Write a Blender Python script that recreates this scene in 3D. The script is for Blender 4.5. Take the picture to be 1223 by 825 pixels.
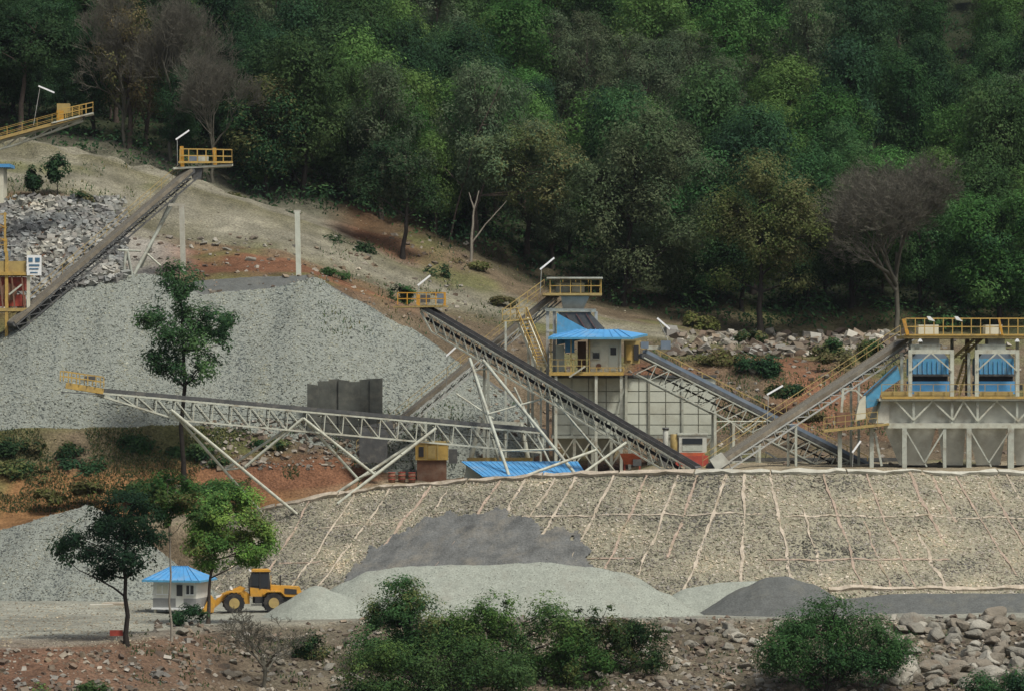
import bpy, bmesh, math, random
import numpy as np
from mathutils import Vector, Matrix, noise
from mathutils.bvhtree import BVHTree

for o in list(bpy.data.objects):
    bpy.data.objects.remove(o)
sc = bpy.context.scene
C = sc.collection
R = math.radians
rnd = random.Random(7)
rng = np.random.default_rng(7)

# ------------------------------------------------------------------ camera
# photo 1223 x 825; long lens from the far bank.  F = focal length in photo pixels
F, HOR, CX, CAMZ = 4500.0, 450.0, 611.5, 19.0
cam_d = bpy.data.cameras.new("camera")
cam = bpy.data.objects.new("camera", cam_d)
C.objects.link(cam)
cam.location = (0, 0, CAMZ)
cam.rotation_euler = (R(90), 0, 0)
cam_d.sensor_width = 36
cam_d.lens = 36 * F / 1223
cam_d.shift_y = 37.5 / 1223
cam_d.clip_start = 1
cam_d.clip_end = 4000
sc.camera = cam

# ------------------------------------------------------------------ light: overcast day
SUN_EL, SUN_AZ = 58, 42          # azimuth to the right of the direction behind the camera
w = bpy.data.worlds.new("World")
sc.world = w
w.use_nodes = True
nt = w.node_tree
sky = nt.nodes.new("ShaderNodeTexSky")
sky.sky_type = 'NISHITA'
sky.sun_disc = False
sky.sun_elevation = R(SUN_EL)
sky.sun_rotation = R(180 - SUN_AZ)
sky.air_density = 1.0
sky.dust_density = 4.0
hs = nt.nodes.new("ShaderNodeHueSaturation")
hs.inputs['Saturation'].default_value = 0.6
bg = nt.nodes['Background']
bg.inputs['Strength'].default_value = 0.08
nt.links.new(sky.outputs[0], hs.inputs['Color'])
nt.links.new(hs.outputs[0], bg.inputs['Color'])
sd = bpy.data.lights.new("sun", 'SUN')
sun = bpy.data.objects.new("sun", sd)
C.objects.link(sun)
sd.energy = 2.3
sd.angle = R(11)
sd.color = (1.0, 0.96, 0.9)
sv = Vector((math.sin(R(SUN_AZ)) * math.cos(R(SUN_EL)), -math.cos(R(SUN_AZ)) * math.cos(R(SUN_EL)), math.sin(R(SUN_EL))))
sun.rotation_euler = (-sv).to_track_quat('-Z', 'Y').to_euler()
sc.view_settings.view_transform = 'Standard'
sc.view_settings.look = 'None'
sc.view_settings.gamma = 1
sc.view_settings.use_curve_mapping = False
sc.view_settings.exposure = 0.55

# ------------------------------------------------------------------ helpers
def P(px, py, Y):
    return Vector(((px - CX) / F * Y, Y, CAMZ - (py - HOR) / F * Y))
def M2(n, Y):                       # photo pixels to metres at distance Y
    return n * Y / F
def pix(v):
    return (CX + v[0] / v[1] * F, HOR - (v[2] - CAMZ) / v[1] * F)

MATS = {}
def mat(name, col, rough=0.8, var=0.25, scale=3.0, bump=0.0, bscale=None, metal=0.0, dirt=None, dirt_amt=0.0, attr=None, spec=0.3, fine=None):
    m = bpy.data.materials.new(name)
    m.use_nodes = True
    n = m.node_tree
    b = n.nodes['Principled BSDF']
    b.inputs['Roughness'].default_value = rough
    b.inputs['Metallic'].default_value = metal
    b.inputs['Specular IOR Level'].default_value = spec
    tc = n.nodes.new("ShaderNodeNewGeometry")
    nz = n.nodes.new("ShaderNodeTexNoise")
    nz.inputs['Scale'].default_value = scale
    nz.inputs['Detail'].default_value = 6
    nz.inputs['Roughness'].default_value = 0.65
    n.links.new(tc.outputs['Position'], nz.inputs['Vector'])
    mr = n.nodes.new("ShaderNodeMapRange")
    mr.inputs[1].default_value = 0.25; mr.inputs[2].default_value = 0.75
    mr.inputs[3].default_value = 1 - var; mr.inputs[4].default_value = 1 + var
    n.links.new(nz.outputs['Fac'], mr.inputs[0])
    mx = n.nodes.new("ShaderNodeMix"); mx.data_type = 'RGBA'; mx.blend_type = 'MULTIPLY'
    mx.inputs[0].default_value = 1
    mx.inputs[6].default_value = (*col, 1)
    if attr:
        at = n.nodes.new("ShaderNodeAttribute"); at.attribute_name = attr
        n.links.new(at.outputs['Color'], mx.inputs[6])
    n.links.new(mr.outputs[0], mx.inputs[7])
    out = mx.outputs[2]
    if fine:
        nf = n.nodes.new("ShaderNodeTexNoise"); nf.inputs['Scale'].default_value = fine[0]; nf.inputs['Detail'].default_value = 4
        n.links.new(tc.outputs['Position'], nf.inputs['Vector'])
        mf = n.nodes.new("ShaderNodeMapRange"); mf.inputs[1].default_value = .3; mf.inputs[2].default_value = .7; mf.inputs[3].default_value = 1 - fine[1]; mf.inputs[4].default_value = 1 + fine[1]
        n.links.new(nf.outputs['Fac'], mf.inputs[0])
        mm = n.nodes.new("ShaderNodeMix"); mm.data_type = 'RGBA'; mm.blend_type = 'MULTIPLY'; mm.inputs[0].default_value = 1
        n.links.new(out, mm.inputs[6]); n.links.new(mf.outputs[0], mm.inputs[7]); out = mm.outputs[2]
    if dirt:
        n2 = n.nodes.new("ShaderNodeTexNoise")
        n2.inputs['Scale'].default_value = scale * 0.45
        n2.inputs['Detail'].default_value = 8
        n2.inputs['Roughness'].default_value = 0.7
        n.links.new(tc.outputs['Position'], n2.inputs['Vector'])
        m3 = n.nodes.new("ShaderNodeMapRange")
        m3.inputs[1].default_value = 0.5; m3.inputs[2].default_value = 0.68
        m3.inputs[3].default_value = 0; m3.inputs[4].default_value = dirt_amt
        n.links.new(n2.outputs['Fac'], m3.inputs[0])
        md = n.nodes.new("ShaderNodeMix"); md.data_type = 'RGBA'
        n.links.new(m3.outputs[0], md.inputs[0])
        n.links.new(out, md.inputs[6])
        md.inputs[7].default_value = (*dirt, 1)
        out = md.outputs[2]
    n.links.new(out, b.inputs['Base Color'])
    if bump:
        nb = n.nodes.new("ShaderNodeTexNoise")
        nb.inputs['Scale'].default_value = bscale or scale * 2
        nb.inputs['Detail'].default_value = 5
        n.links.new(tc.outputs['Position'], nb.inputs['Vector'])
        bp = n.nodes.new("ShaderNodeBump")
        bp.inputs['Strength'].default_value = 1
        bp.inputs['Distance'].default_value = bump
        n.links.new(nb.outputs['Fac'], bp.inputs['Height'])
        n.links.new(bp.outputs[0], b.inputs['Normal'])
    MATS[name] = m
    return m

def leafmat(name, trans=0.36):
    m = bpy.data.materials.new(name)
    m.use_nodes = True
    n = m.node_tree
    n.nodes.remove(n.nodes['Principled BSDF'])
    out = n.nodes['Material Output']
    at = n.nodes.new("ShaderNodeAttribute"); at.attribute_name = "Col"
    oi = n.nodes.new("ShaderNodeObjectInfo")
    hsv = n.nodes.new("ShaderNodeHueSaturation")
    n.links.new(at.outputs['Color'], hsv.inputs['Color'])
    m1 = n.nodes.new("ShaderNodeMapRange"); m1.inputs[3].default_value = 0.475; m1.inputs[4].default_value = 0.52
    n.links.new(oi.outputs['Random'], m1.inputs[0]); n.links.new(m1.outputs[0], hsv.inputs['Hue'])
    ml = n.nodes.new("ShaderNodeMath"); ml.operation = 'MULTIPLY'; ml.inputs[1].default_value = 7.31
    fr = n.nodes.new("ShaderNodeMath"); fr.operation = 'FRACT'
    n.links.new(oi.outputs['Random'], ml.inputs[0]); n.links.new(ml.outputs[0], fr.inputs[0])
    m2 = n.nodes.new("ShaderNodeMapRange"); m2.inputs[3].default_value = 0.72; m2.inputs[4].default_value = 1.3
    n.links.new(fr.outputs[0], m2.inputs[0]); n.links.new(m2.outputs[0], hsv.inputs['Value'])
    d = n.nodes.new("ShaderNodeBsdfDiffuse"); t = n.nodes.new("ShaderNodeBsdfTranslucent")
    mx = n.nodes.new("ShaderNodeMixShader"); mx.inputs[0].default_value = trans
    n.links.new(hsv.outputs[0], d.inputs[0]); n.links.new(hsv.outputs[0], t.inputs[0])
    n.links.new(d.outputs[0], mx.inputs[1]); n.links.new(t.outputs[0], mx.inputs[2])
    n.links.new(mx.outputs[0], out.inputs[0])
    MATS[name] = m
    return m

RUST = (0.16, 0.085, 0.045)
DUST = (0.30, 0.27, 0.21)
mat('white_steel', (0.44, 0.45, 0.365), 0.65, 0.2, 2.0, dirt=(0.25, 0.21, 0.145), dirt_amt=0.8)
mat('grey_steel', (0.33, 0.34, 0.31), 0.6, 0.18, 2.0, dirt=RUST, dirt_amt=0.45)
mat('pale_steel', (0.38, 0.40, 0.335), 0.65, 0.2, 2.0, dirt=(0.19, 0.155, 0.105), dirt_amt=0.8)
mat('dark_steel', (0.07, 0.072, 0.07), 0.6, 0.3, 2.5, dirt=DUST, dirt_amt=0.3)
mat('yellow_paint', (0.42, 0.28, 0.075), 0.6, 0.22, 2.5, dirt=(0.24, 0.18, 0.09), dirt_amt=0.85)
mat('orange_paint', (0.50, 0.26, 0.035), 0.5, 0.18, 2.5, dirt=(0.23, 0.16, 0.085), dirt_amt=0.8)
mat('ochre_steel', (0.36, 0.27, 0.10), 0.65, 0.2, 2.0, dirt=(0.2, 0.13, 0.07), dirt_amt=0.7)
mat('blue_paint', (0.08, 0.27, 0.42), 0.6, 0.2, 2.0, dirt=(0.20, 0.23, 0.23), dirt_amt=0.7)
mat('dusty_steel', (0.15, 0.13, 0.095), 0.8, 0.3, 1.6, dirt=(0.28, 0.25, 0.19), dirt_amt=0.6)
mat('sheet_dark', (0.075, 0.08, 0.068), 0.85, 0.5, 0.7, dirt=(0.15, 0.145, 0.115), dirt_amt=0.9)
mat('blue_sheet', (0.075, 0.265, 0.50), 0.6, 0.16, 1.2, dirt=(0.22, 0.30, 0.36), dirt_amt=0.6)
mat('blue_grey', (0.14, 0.18, 0.22), 0.5, 0.15, 1.5, dirt=(0.25, 0.26, 0.26), dirt_amt=0.5)
mat('belt', (0.022, 0.021, 0.02), 0.85, 0.4, 2.0, dirt=(0.09, 0.082, 0.068), dirt_amt=0.4, spec=.1)
mat('ore_belt', (0.13, 0.12, 0.095), 0.9, 0.35, 4.0, bump=0.1, bscale=6)
mat('panel', (0.50, 0.52, 0.43), 0.75, 0.12, 0.8, dirt=(0.30, 0.28, 0.2), dirt_amt=0.55)
mat('panel_seam', (0.24, 0.24, 0.19), 0.8, 0.2, 2)
mat('hopper', (0.46, 0.465, 0.40), 0.65, 0.2, 1.2, dirt=(0.24, 0.2, 0.145), dirt_amt=0.5)
mat('cream_wall', (0.56, 0.55, 0.43), 0.75, 0.1, 1.5, dirt=(0.33, 0.29, 0.2), dirt_amt=0.5)
mat('hut_wall', (0.62, 0.62, 0.55), 0.75, 0.08, 1.5, dirt=(0.4, 0.37, 0.28), dirt_amt=0.4)
mat('hut_base', (0.25, 0.255, 0.24), 0.8, 0.15, 2)
mat('glass', (0.025, 0.03, 0.035), 0.12, 0.1, 1, spec=0.6)
mat('red_paint', (0.34, 0.06, 0.04), 0.6, 0.25, 2.5, dirt=RUST, dirt_amt=0.7)
mat('orange_red', (0.42, 0.10, 0.045), 0.65, 0.25, 2.5, dirt=RUST, dirt_amt=0.7)
mat('maroon', (0.14, 0.06, 0.055), 0.75, 0.3, 3, dirt=DUST, dirt_amt=0.4)
mat('rust_brown', (0.17, 0.09, 0.055), 0.8, 0.3, 2.5, dirt=DUST, dirt_amt=0.3)
mat('concrete', (0.40, 0.39, 0.32), 0.85, 0.2, 1.5, 0.03, 8, dirt=(0.28, 0.24, 0.17), dirt_amt=0.5)
mat('rib_concrete', (0.40, 0.345, 0.265), 0.9, 0.35, 1.6, 0.04, 8, dirt=(0.22, 0.18, 0.115), dirt_amt=1.0)
mat('rib_red', (0.33, 0.255, 0.195), 0.9, 0.35, 1.6, 0.04, 8, dirt=(0.22, 0.19, 0.12), dirt_amt=1.0)
mat('tube_white', (0.82, 0.84, 0.82), 0.4, 0.04, 2)
mat('white_paint', (0.72, 0.73, 0.70), 0.5, 0.06, 2)
mat('rubber', (0.018, 0.018, 0.018), 0.85, 0.25, 3, dirt=(0.15, 0.13, 0.1), dirt_amt=0.4)
mat('black_metal', (0.03, 0.03, 0.03), 0.6, 0.3, 3)
mat('tarp', (0.075, 0.08, 0.07), 0.85, 0.4, 1.1, 0.06, 2)
mat('sign_print', (0.06, 0.14, 0.22), 0.6, 0.2, 2)
mat('terrain', (1, 1, 1), 0.95, 0.38, 0.5, 0.3, 2.6, attr='Col', spec=0.1, fine=(5.0, .4))
mat('rev_bed', (0.25, 0.235, 0.17), 0.95, 0.35, 1.2, 0.15, 4, spec=0.1)
mat('stones', (1, 1, 1), 0.92, 0.22, 2.5, attr='Col', spec=0.15)
mat('gravel_grey', (0.2, 0.215, 0.185), 0.95, 0.28, 5, 0.12, 5, spec=0.1)
mat('sand_pale', (0.25, 0.268, 0.225), 0.95, 0.16, 1.1, 0.05, 3, spec=0.1, dirt=(0.22, 0.215, 0.175), dirt_amt=0.5, fine=(7.0, .2))
mat('sand_dark', (0.10, 0.105, 0.098), 0.95, 0.2, 1.2, 0.05, 3, spec=0.1, dirt=(0.15, 0.145, 0.115), dirt_amt=0.5, fine=(7.0, .2))
mat('spill', (0.125, 0.128, 0.12), 0.95, 0.4, 0.7, 0.1, 4, spec=0.1, dirt=(0.20, 0.185, 0.15), dirt_amt=0.8, fine=(7.0, .2))
mat('bark', (0.075, 0.06, 0.048), 0.95, 0.35, 3, 0.05, 9, spec=0.1)
mat('bark_dark', (0.03, 0.026, 0.022), 0.95, 0.35, 3, spec=0.1)
mat('bark_pale', (0.22, 0.20, 0.16), 0.9, 0.3, 3, spec=0.1)
mat('twig_grey', (0.112, 0.106, 0.082), 0.95, 0.25, 1.5, spec=0.1)
mat('rock_a', (0.20, 0.19, 0.155), 0.9, 0.3, 1.6, 0.1, 5, spec=0.15, dirt=(0.16, 0.12, 0.085), dirt_amt=0.6)
mat('rock_b', (0.175, 0.155, 0.12), 0.9, 0.3, 1.6, 0.1, 5, spec=0.15, dirt=(0.13, 0.09, 0.06), dirt_amt=0.6)
mat('rock_c', (0.30, 0.285, 0.235), 0.9, 0.22, 1.6, 0.1, 5, spec=0.15, dirt=(0.27, 0.23, 0.17), dirt_amt=0.6)
leafmat('leaf')

def put(o):
    C.objects.link(o)
    return o
WORLD = {}
def thing(name, label, cat, loc, group=None):
    o = put(bpy.data.objects.new(name, None))
    o.empty_display_size = 0.5
    o.location = loc
    o['label'] = label; o['category'] = cat
    if group: o['group'] = group
    WORLD[o.name] = Matrix.Translation(loc)
    return o
def tag(o, label, cat, group=None, kind=None):
    if label: o['label'] = label
    if cat: o['category'] = cat
    if group: o['group'] = group
    if kind: o['kind'] = kind
    return o
def child(parent, name, me, mw=None):
    mw = mw or Matrix.Identity(4)
    o = put(bpy.data.objects.new(name, me))
    if parent:
        o.parent = parent
        o.matrix_parent_inverse = WORLD[parent.name].inverted()
    o.matrix_basis = mw
    WORLD[o.name] = mw
    return o
CUBES, CYLS = {}, {}
def cube_mesh(m):
    if m not in CUBES:
        bm = bmesh.new(); bmesh.ops.create_cube(bm, size=1)
        me = bpy.data.meshes.new("box_" + m); bm.to_mesh(me); bm.free()
        me.materials.append(MATS[m]); CUBES[m] = me
    return CUBES[m]
def cyl_mesh(m, n=14):
    k = (m, n)
    if k not in CYLS:
        bm = bmesh.new()
        bmesh.ops.create_cone(bm, cap_ends=True, segments=n, radius1=0.5, radius2=0.5, depth=1)
        bmesh.ops.rotate(bm, verts=bm.verts, cent=(0, 0, 0), matrix=Matrix.Rotation(R(90), 3, 'X'))
        me = bpy.data.meshes.new("round_" + m); bm.to_mesh(me); bm.free()
        for p in me.polygons: p.use_smooth = len(p.vertices) == 4
        me.materials.append(MATS[m]); CYLS[k] = me
    return CYLS[k]
def frame(a, b, up=None):
    d = (b - a)
    y = d.normalized()
    up = up or Vector((0, 0, 1))
    if abs(y.dot(up)) > 0.99: up = Vector((0, 1, 0)) if abs(y.z) > 0.9 else Vector((0, 0, 1))
    x = y.cross(up).normalized()
    z = x.cross(y)
    return Matrix(((x.x, y.x, z.x, 0), (x.y, y.y, z.y, 0), (x.z, y.z, z.z, 0), (0, 0, 0, 1)))
def beam(parent, name, a, b, wd, ht, m, up=None):
    a, b = Vector(a), Vector(b)
    mw = Matrix.Translation((a + b) / 2) @ frame(a, b, up) @ Matrix.Diagonal((wd, (b - a).length, ht, 1))
    return child(parent, name, cube_mesh(m), mw)
def rod(parent, name, a, b, dia, m, n=10):
    a, b = Vector(a), Vector(b)
    mw = Matrix.Translation((a + b) / 2) @ frame(a, b) @ Matrix.Diagonal((dia, (b - a).length, dia, 1))
    return child(parent, name, cyl_mesh(m, n), mw)
def box(parent, name, c, size, m, rz=0):
    mw = Matrix.Translation(c) @ Matrix.Rotation(rz, 4, 'Z') @ Matrix.Diagonal((*size, 1))
    return child(parent, name, cube_mesh(m), mw)
def mesh(name, verts, faces, m=None, smooth=False):
    me = bpy.data.meshes.new(name)
    me.from_pydata([tuple(v) for v in verts], [], faces)
    if m: me.materials.append(MATS[m])
    if smooth:
        me.polygons.foreach_set('use_smooth', [True] * len(me.polygons))
    me.update()
    return me
def npmesh(name, V, Fc, m, cols=None, smooth=False):
    """V (n,3), Fc (k,s) same-size faces; cols (k,3) per face"""
    me = bpy.data.meshes.new(name)
    k, s = Fc.shape
    me.vertices.add(len(V)); me.vertices.foreach_set('co', V.astype(np.float32).ravel())
    me.loops.add(k * s); me.loops.foreach_set('vertex_index', Fc.astype(np.int32).ravel())
    me.polygons.add(k)
    me.polygons.foreach_set('loop_start', np.arange(0, k * s, s, dtype=np.int32))
    me.polygons.foreach_set('loop_total', np.full(k, s, dtype=np.int32))
    me.polygons.foreach_set('use_smooth', np.full(k, smooth))
    me.update(calc_edges=True)
    if cols is not None:
        a = me.color_attributes.new("Col", 'FLOAT_COLOR', 'CORNER')
        c4 = np.ones((k * s, 4), np.float32); c4[:, :3] = np.repeat(cols, s, 0)
        a.data.foreach_set('color', c4.ravel())
    me.materials.append(MATS[m])
    return me
def quadprism(parent, name, pts, off, m):
    """closed solid: polygon pts (list of Vector) extruded by vector off"""
    n = len(pts); off = Vector(off)
    v = [Vector(p) for p in pts] + [Vector(p) + off for p in pts]
    f = [list(range(n))[::-1], list(range(n, 2 * n))] + [[i, (i + 1) % n, n + (i + 1) % n, n + i] for i in range(n)]
    me = mesh(name, v, f, m)
    bm = bmesh.new(); bm.from_mesh(me); bmesh.ops.recalc_face_normals(bm, faces=bm.faces); bm.to_mesh(me); bm.free()
    return child(parent, name, me)
def frustum(parent, name, top, bot, m):
    """hopper between two quads (4 points each)"""
    v = list(top) + list(bot)
    f = [[0, 1, 2, 3], [7, 6, 5, 4]] + [[(i + 1) % 4, i, 4 + i, 4 + (i + 1) % 4] for i in range(4)]
    me = mesh(name, v, f, m)
    bm = bmesh.new(); bm.from_mesh(me); bmesh.ops.recalc_face_normals(bm, faces=bm.faces); bm.to_mesh(me); bm.free()
    return child(parent, name, me)
def fbm(x, y, z=0.0, s=1.0, o=4):
    v, a = 0, 1
    for i in range(o):
        v += a * noise.noise((x * s, y * s, z + i * 7.3)); a *= 0.5; s *= 2
    return v

# ------------------------------------------------------------------ terrain: one sheet, rows from the bank to the hill top
def row(*pts): return pts
ROWS = [
 row((-900, 0, -60, -9), (2100, 0, -60, -9)),
 row((-900, 0, 215, -9), (2100, 0, 215, -9)),
 row((-300, 835, 258), (0, 835, 258), (200, 835, 264), (300, 835, 270), (1223, 835, 272), (1900, 835, 272)),
 row((-300, 774, 268), (0, 772, 268), (100, 768, 269), (200, 758, 277), (300, 746, 285), (440, 740, 290), (1223, 738, 290), (1900, 738, 290)),
 row((-300, 0, 327, 0), (180, 0, 327, 0), (225, 0, 336, -.4), (290, 0, 334, -.5), (365, 0, 328.5, -.6), (405, 0, 326, -.6), (492, 0, 322, -.6), (604, 0, 319, -.6), (690, 0, 316.5, -.6), (780, 0, 313.8, -.6), (886, 0, 312.3, -.6), (1032, 0, 313.2, -.6), (1160, 0, 316.2, -.6), (1290, 0, 320, -.6), (1900, 0, 333, -.6)),
 row((-700, 645, 330), (0, 645, 330), (110, 632, 331), (180, 628, 334), (250, 621, 344), (330, 613, 343.5), (400, 596, 341), (520, 582, 336), (620, 573, 331), (760, 568, 326), (880, 566, 323), (1060, 567, 326), (1223, 568, 331), (1900, 575, 345)),
 row((-700, 632, 338), (0, 632, 338), (110, 622, 338), (250, 612, 346), (330, 605, 346), (400, 597, 344), (480, 585, 341), (540, 585, 339), (620, 584, 336), (720, 578, 334), (780, 563, 332), (880, 560, 330), (1223, 560, 336), (1900, 566, 348)),
 row((-700, 618, 346), (0, 618, 346), (110, 610, 346), (250, 598, 348.5), (330, 594, 348.8), (400, 588, 349), (460, 574, 352), (540, 575, 353), (620, 575, 353), (720, 572, 353), (780, 553, 355), (900, 550, 360), (1223, 550, 360), (1900, 555, 365)),
 row((-700, 562, 351), (0, 563, 351), (150, 562, 351), (250, 552, 352), (360, 548, 353), (420, 547, 355), (470, 560, 357), (540, 560, 358), (720, 556, 360), (780, 549, 363), (900, 549, 363), (1223, 549, 363), (1900, 550, 370)),
 row((-700, 516, 355), (0, 514, 355), (200, 510, 355), (420, 508, 357), (500, 520, 362), (560, 528, 366), (760, 522, 370), (900, 520, 371), (1060, 525, 371), (1223, 535, 371), (1900, 535, 375)),
 row((-700, 395, 380), (0, 392, 380), (110, 360, 381), (200, 334, 382), (370, 330, 383), (470, 365, 383), (560, 405, 384), (620, 432, 384), (760, 430, 384), (900, 438, 382), (1060, 455, 382), (1223, 460, 382), (1900, 450, 388)),
 row((-700, 190, 408), (0, 236, 404), (100, 240, 402), (160, 280, 400), (240, 300, 397), (340, 306, 396), (420, 340, 395), (520, 372, 395), (620, 392, 395), (720, 402, 395), (840, 412, 395), (900, 424, 394), (1060, 430, 394), (1223, 435, 394), (1900, 430, 398)),
 row((-700, 100, 432), (0, 168, 426), (100, 185, 422), (200, 212, 418), (300, 243, 415), (400, 275, 412), (470, 310, 410), (560, 338, 408), (640, 360, 407), (720, 379, 406), (840, 399, 405), (900, 410, 404), (1060, 405, 404), (1223, 405, 405), (1900, 400, 410)),
 row((-700, 95, 440), (0, 164, 432), (100, 180, 428), (200, 206, 424), (300, 238, 421), (400, 264, 419), (480, 284, 418), (560, 302, 418), (620, 336, 416), (720, 366, 415), (840, 391, 414), (900, 400, 414), (1060, 397, 414), (1223, 397, 415), (1900, 390, 420)),
 row((-700, 20, 490), (0, 60, 485), (200, 95, 485), (480, 165, 482), (720, 220, 480), (900, 240, 480), (1223, 240, 480), (1900, 230, 485)),
 row((-900, -110, 620), (300, -110, 620), (800, -70, 620), (2100, -60, 620)),
 row((-900, -380, 900), (2100, -340, 900)),
]
SUB = [4, 6, 14, 12, 4, 4, 5, 8, 8, 14, 14, 20, 6, 14, 24, 8]
# base colours (linear) of each strip between rows, listed along the photo's width
RED, ORG, BRN, TAN = (0.15, 0.075, 0.042), (0.21, 0.115, 0.05), (0.115, 0.09, 0.058), (0.23, 0.195, 0.13)
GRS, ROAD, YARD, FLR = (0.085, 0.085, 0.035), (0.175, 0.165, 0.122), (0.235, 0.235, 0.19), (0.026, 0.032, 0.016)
RUB = (0.24, 0.225, 0.19)
STRIP = [
 [(0, BRN)], [(0, BRN)],
 [(0, (0.125, 0.072, 0.046)), (230, (0.115, 0.078, 0.052)), (330, (0.115, 0.10, 0.07)), (1223, (0.115, 0.10, 0.07))],
 [(0, YARD), (100, YARD), (1223, YARD)],
 [(0, BRN)], [(0, TAN)], [(0, ORG), (330, ORG), (480, TAN), (1223, TAN)],
 [(0, ORG), (120, ORG), (300, RED), (430, RED), (480, BRN), (760, RED), (900, BRN), (1223, BRN)],
 [(0, GRS), (90, BRN), (200, GRS), (300, GRS), (360, BRN), (440, BRN), (560, RED), (760, BRN), (1223, BRN)],
 [(0, GRS), (200, GRS), (420, BRN), (560, BRN), (640, BRN), (760, RED), (900, BRN), (960, RED), (1223, BRN)],
 [(0, RED), (60, RED), (110, RUB), (180, RUB), (240, RED), (380, RED), (440, RED), (520, BRN), (760, BRN), (840, GRS), (930, RED), (1060, BRN), (1223, BRN)],
 [(0, ROAD), (840, ROAD), (900, BRN), (1223, BRN)],
 [(0, ROAD), (380, ROAD), (430, RED), (560, BRN), (640, BRN), (900, BRN), (1223, GRS)],
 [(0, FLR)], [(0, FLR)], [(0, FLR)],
]
def lerp_row(r, xs):
    px = [p[0] for p in r]
    Y = np.interp(xs, px, [p[2] for p in r])
    Z = np.array([p[3] if len(p) > 3 else CAMZ - (p[1] - HOR) / F * p[2] for p in r])
    Z = np.interp(xs, px, Z)
    return np.stack([(xs - CX) / F * np.maximum(Y, 200), Y, Z], 1)
xs = np.concatenate([np.arange(-900, -60, 40), np.arange(-60, 1290, 6), np.arange(1290, 2140, 40)]).astype(float)
base = [lerp_row(r, xs) for r in ROWS]
def colrow(st, xs):
    px = [p[0] for p in st]
    return np.stack([np.interp(xs, px, [p[1][k] for p in st]) for k in range(3)], 1)
TV, TC = [], []
for i in range(len(base) - 1):
    for s in range(SUB[i]):
        t = s / SUB[i]
        TV.append(base[i] * (1 - t) + base[i + 1] * t)
        c = colrow(STRIP[i], xs)
        if i == 11:                                     # haul road: worn wheel tracks, weedy verges
            ver = np.array((0.12, 0.112, 0.062)); k_ = max(0.0, 1 - abs(t - .5) / .5) ** .6
            wob = np.array([.5 + .7 * fbm(x_ * .02, t * 3, 1.0, 1.0, 4) for x_ in xs])
            q_ = np.clip(1.15 - k_ * 1.25 + .5 * (wob - .5), 0, 1)[:, None]
            c = c * (1 - q_) + ver * q_
            if abs(t - .38) < .05 or abs(t - .62) < .05: c = c * 1.14
        if t < 0.15 and i: c = 0.5 * c + 0.5 * colrow(STRIP[i - 1], xs)
        TC.append(c)
TV.append(base[-1]); TC.append(colrow(STRIP[-1], xs))
nr, nc = len(TV), len(xs)
TV = np.concatenate(TV); TC = np.concatenate(TC)
for i, v in enumerate(TV):
    if v[1] > 240:
        amp = 0.12 if v[1] < 330 else 0.3 if v[1] < 420 else 1.2
        TV[i, 2] += amp * fbm(v[0], v[1], 0, 0.22, 3)
        k = 0.5 + 0.8 * fbm(v[0], v[1], 9.0, 0.12, 4)
        TC[i] = TC[i] * (0.8 + 0.4 * min(1, max(0, k)))
        # patches of thin grass and bare earth
        g = fbm(v[0], v[1], 31.0, 0.09, 4)
        if g > 0.25 and 345 < v[1] < 424:
            q = min(0.75, (g - 0.25) * 2.2); TC[i] = TC[i] * (1 - q) + np.array((0.11, 0.115, 0.045)) * q
ii, jj = np.meshgrid(np.arange(nr - 1), np.arange(nc - 1), indexing='ij')
a = (ii * nc + jj).ravel()
TF = np.stack([a, a + 1, a + nc + 1, a + nc], 1)
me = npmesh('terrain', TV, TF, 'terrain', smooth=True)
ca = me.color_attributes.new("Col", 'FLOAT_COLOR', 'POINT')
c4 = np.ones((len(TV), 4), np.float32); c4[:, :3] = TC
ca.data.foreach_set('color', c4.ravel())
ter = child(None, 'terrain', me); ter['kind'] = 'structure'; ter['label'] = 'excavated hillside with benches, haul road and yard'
bvh = BVHTree.FromPolygons([tuple(v) for v in TV], [tuple(f) for f in TF.tolist()])
SURF = [bvh]
def gz(x, y, default=0.0):
    best = None
    for b in SURF:
        h = b.ray_cast(Vector((x, y, 400)), Vector((0, 0, -1)))
        if h[0] is not None and (best is None or h[0].z > best): best = h[0].z
    return default if best is None else best
def tz(x, y):
    h = bvh.ray_cast(Vector((x, y, 400)), Vector((0, 0, -1)))
    return h[0].z if h[0] is not None else 0.0
def pixground(px, py, y0=262, y1=620):
    """first surface point seen along a photo pixel"""
    d = P(px, py, 100.0) - Vector((0, 0, CAMZ)); d.normalize()
    best = None
    for b in SURF:
        h = b.ray_cast(Vector((0, 0, CAMZ)) + d * y0, d)
        if h[0] is not None and (best is None or h[0].y < best.y): best = h[0]
    return best

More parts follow.
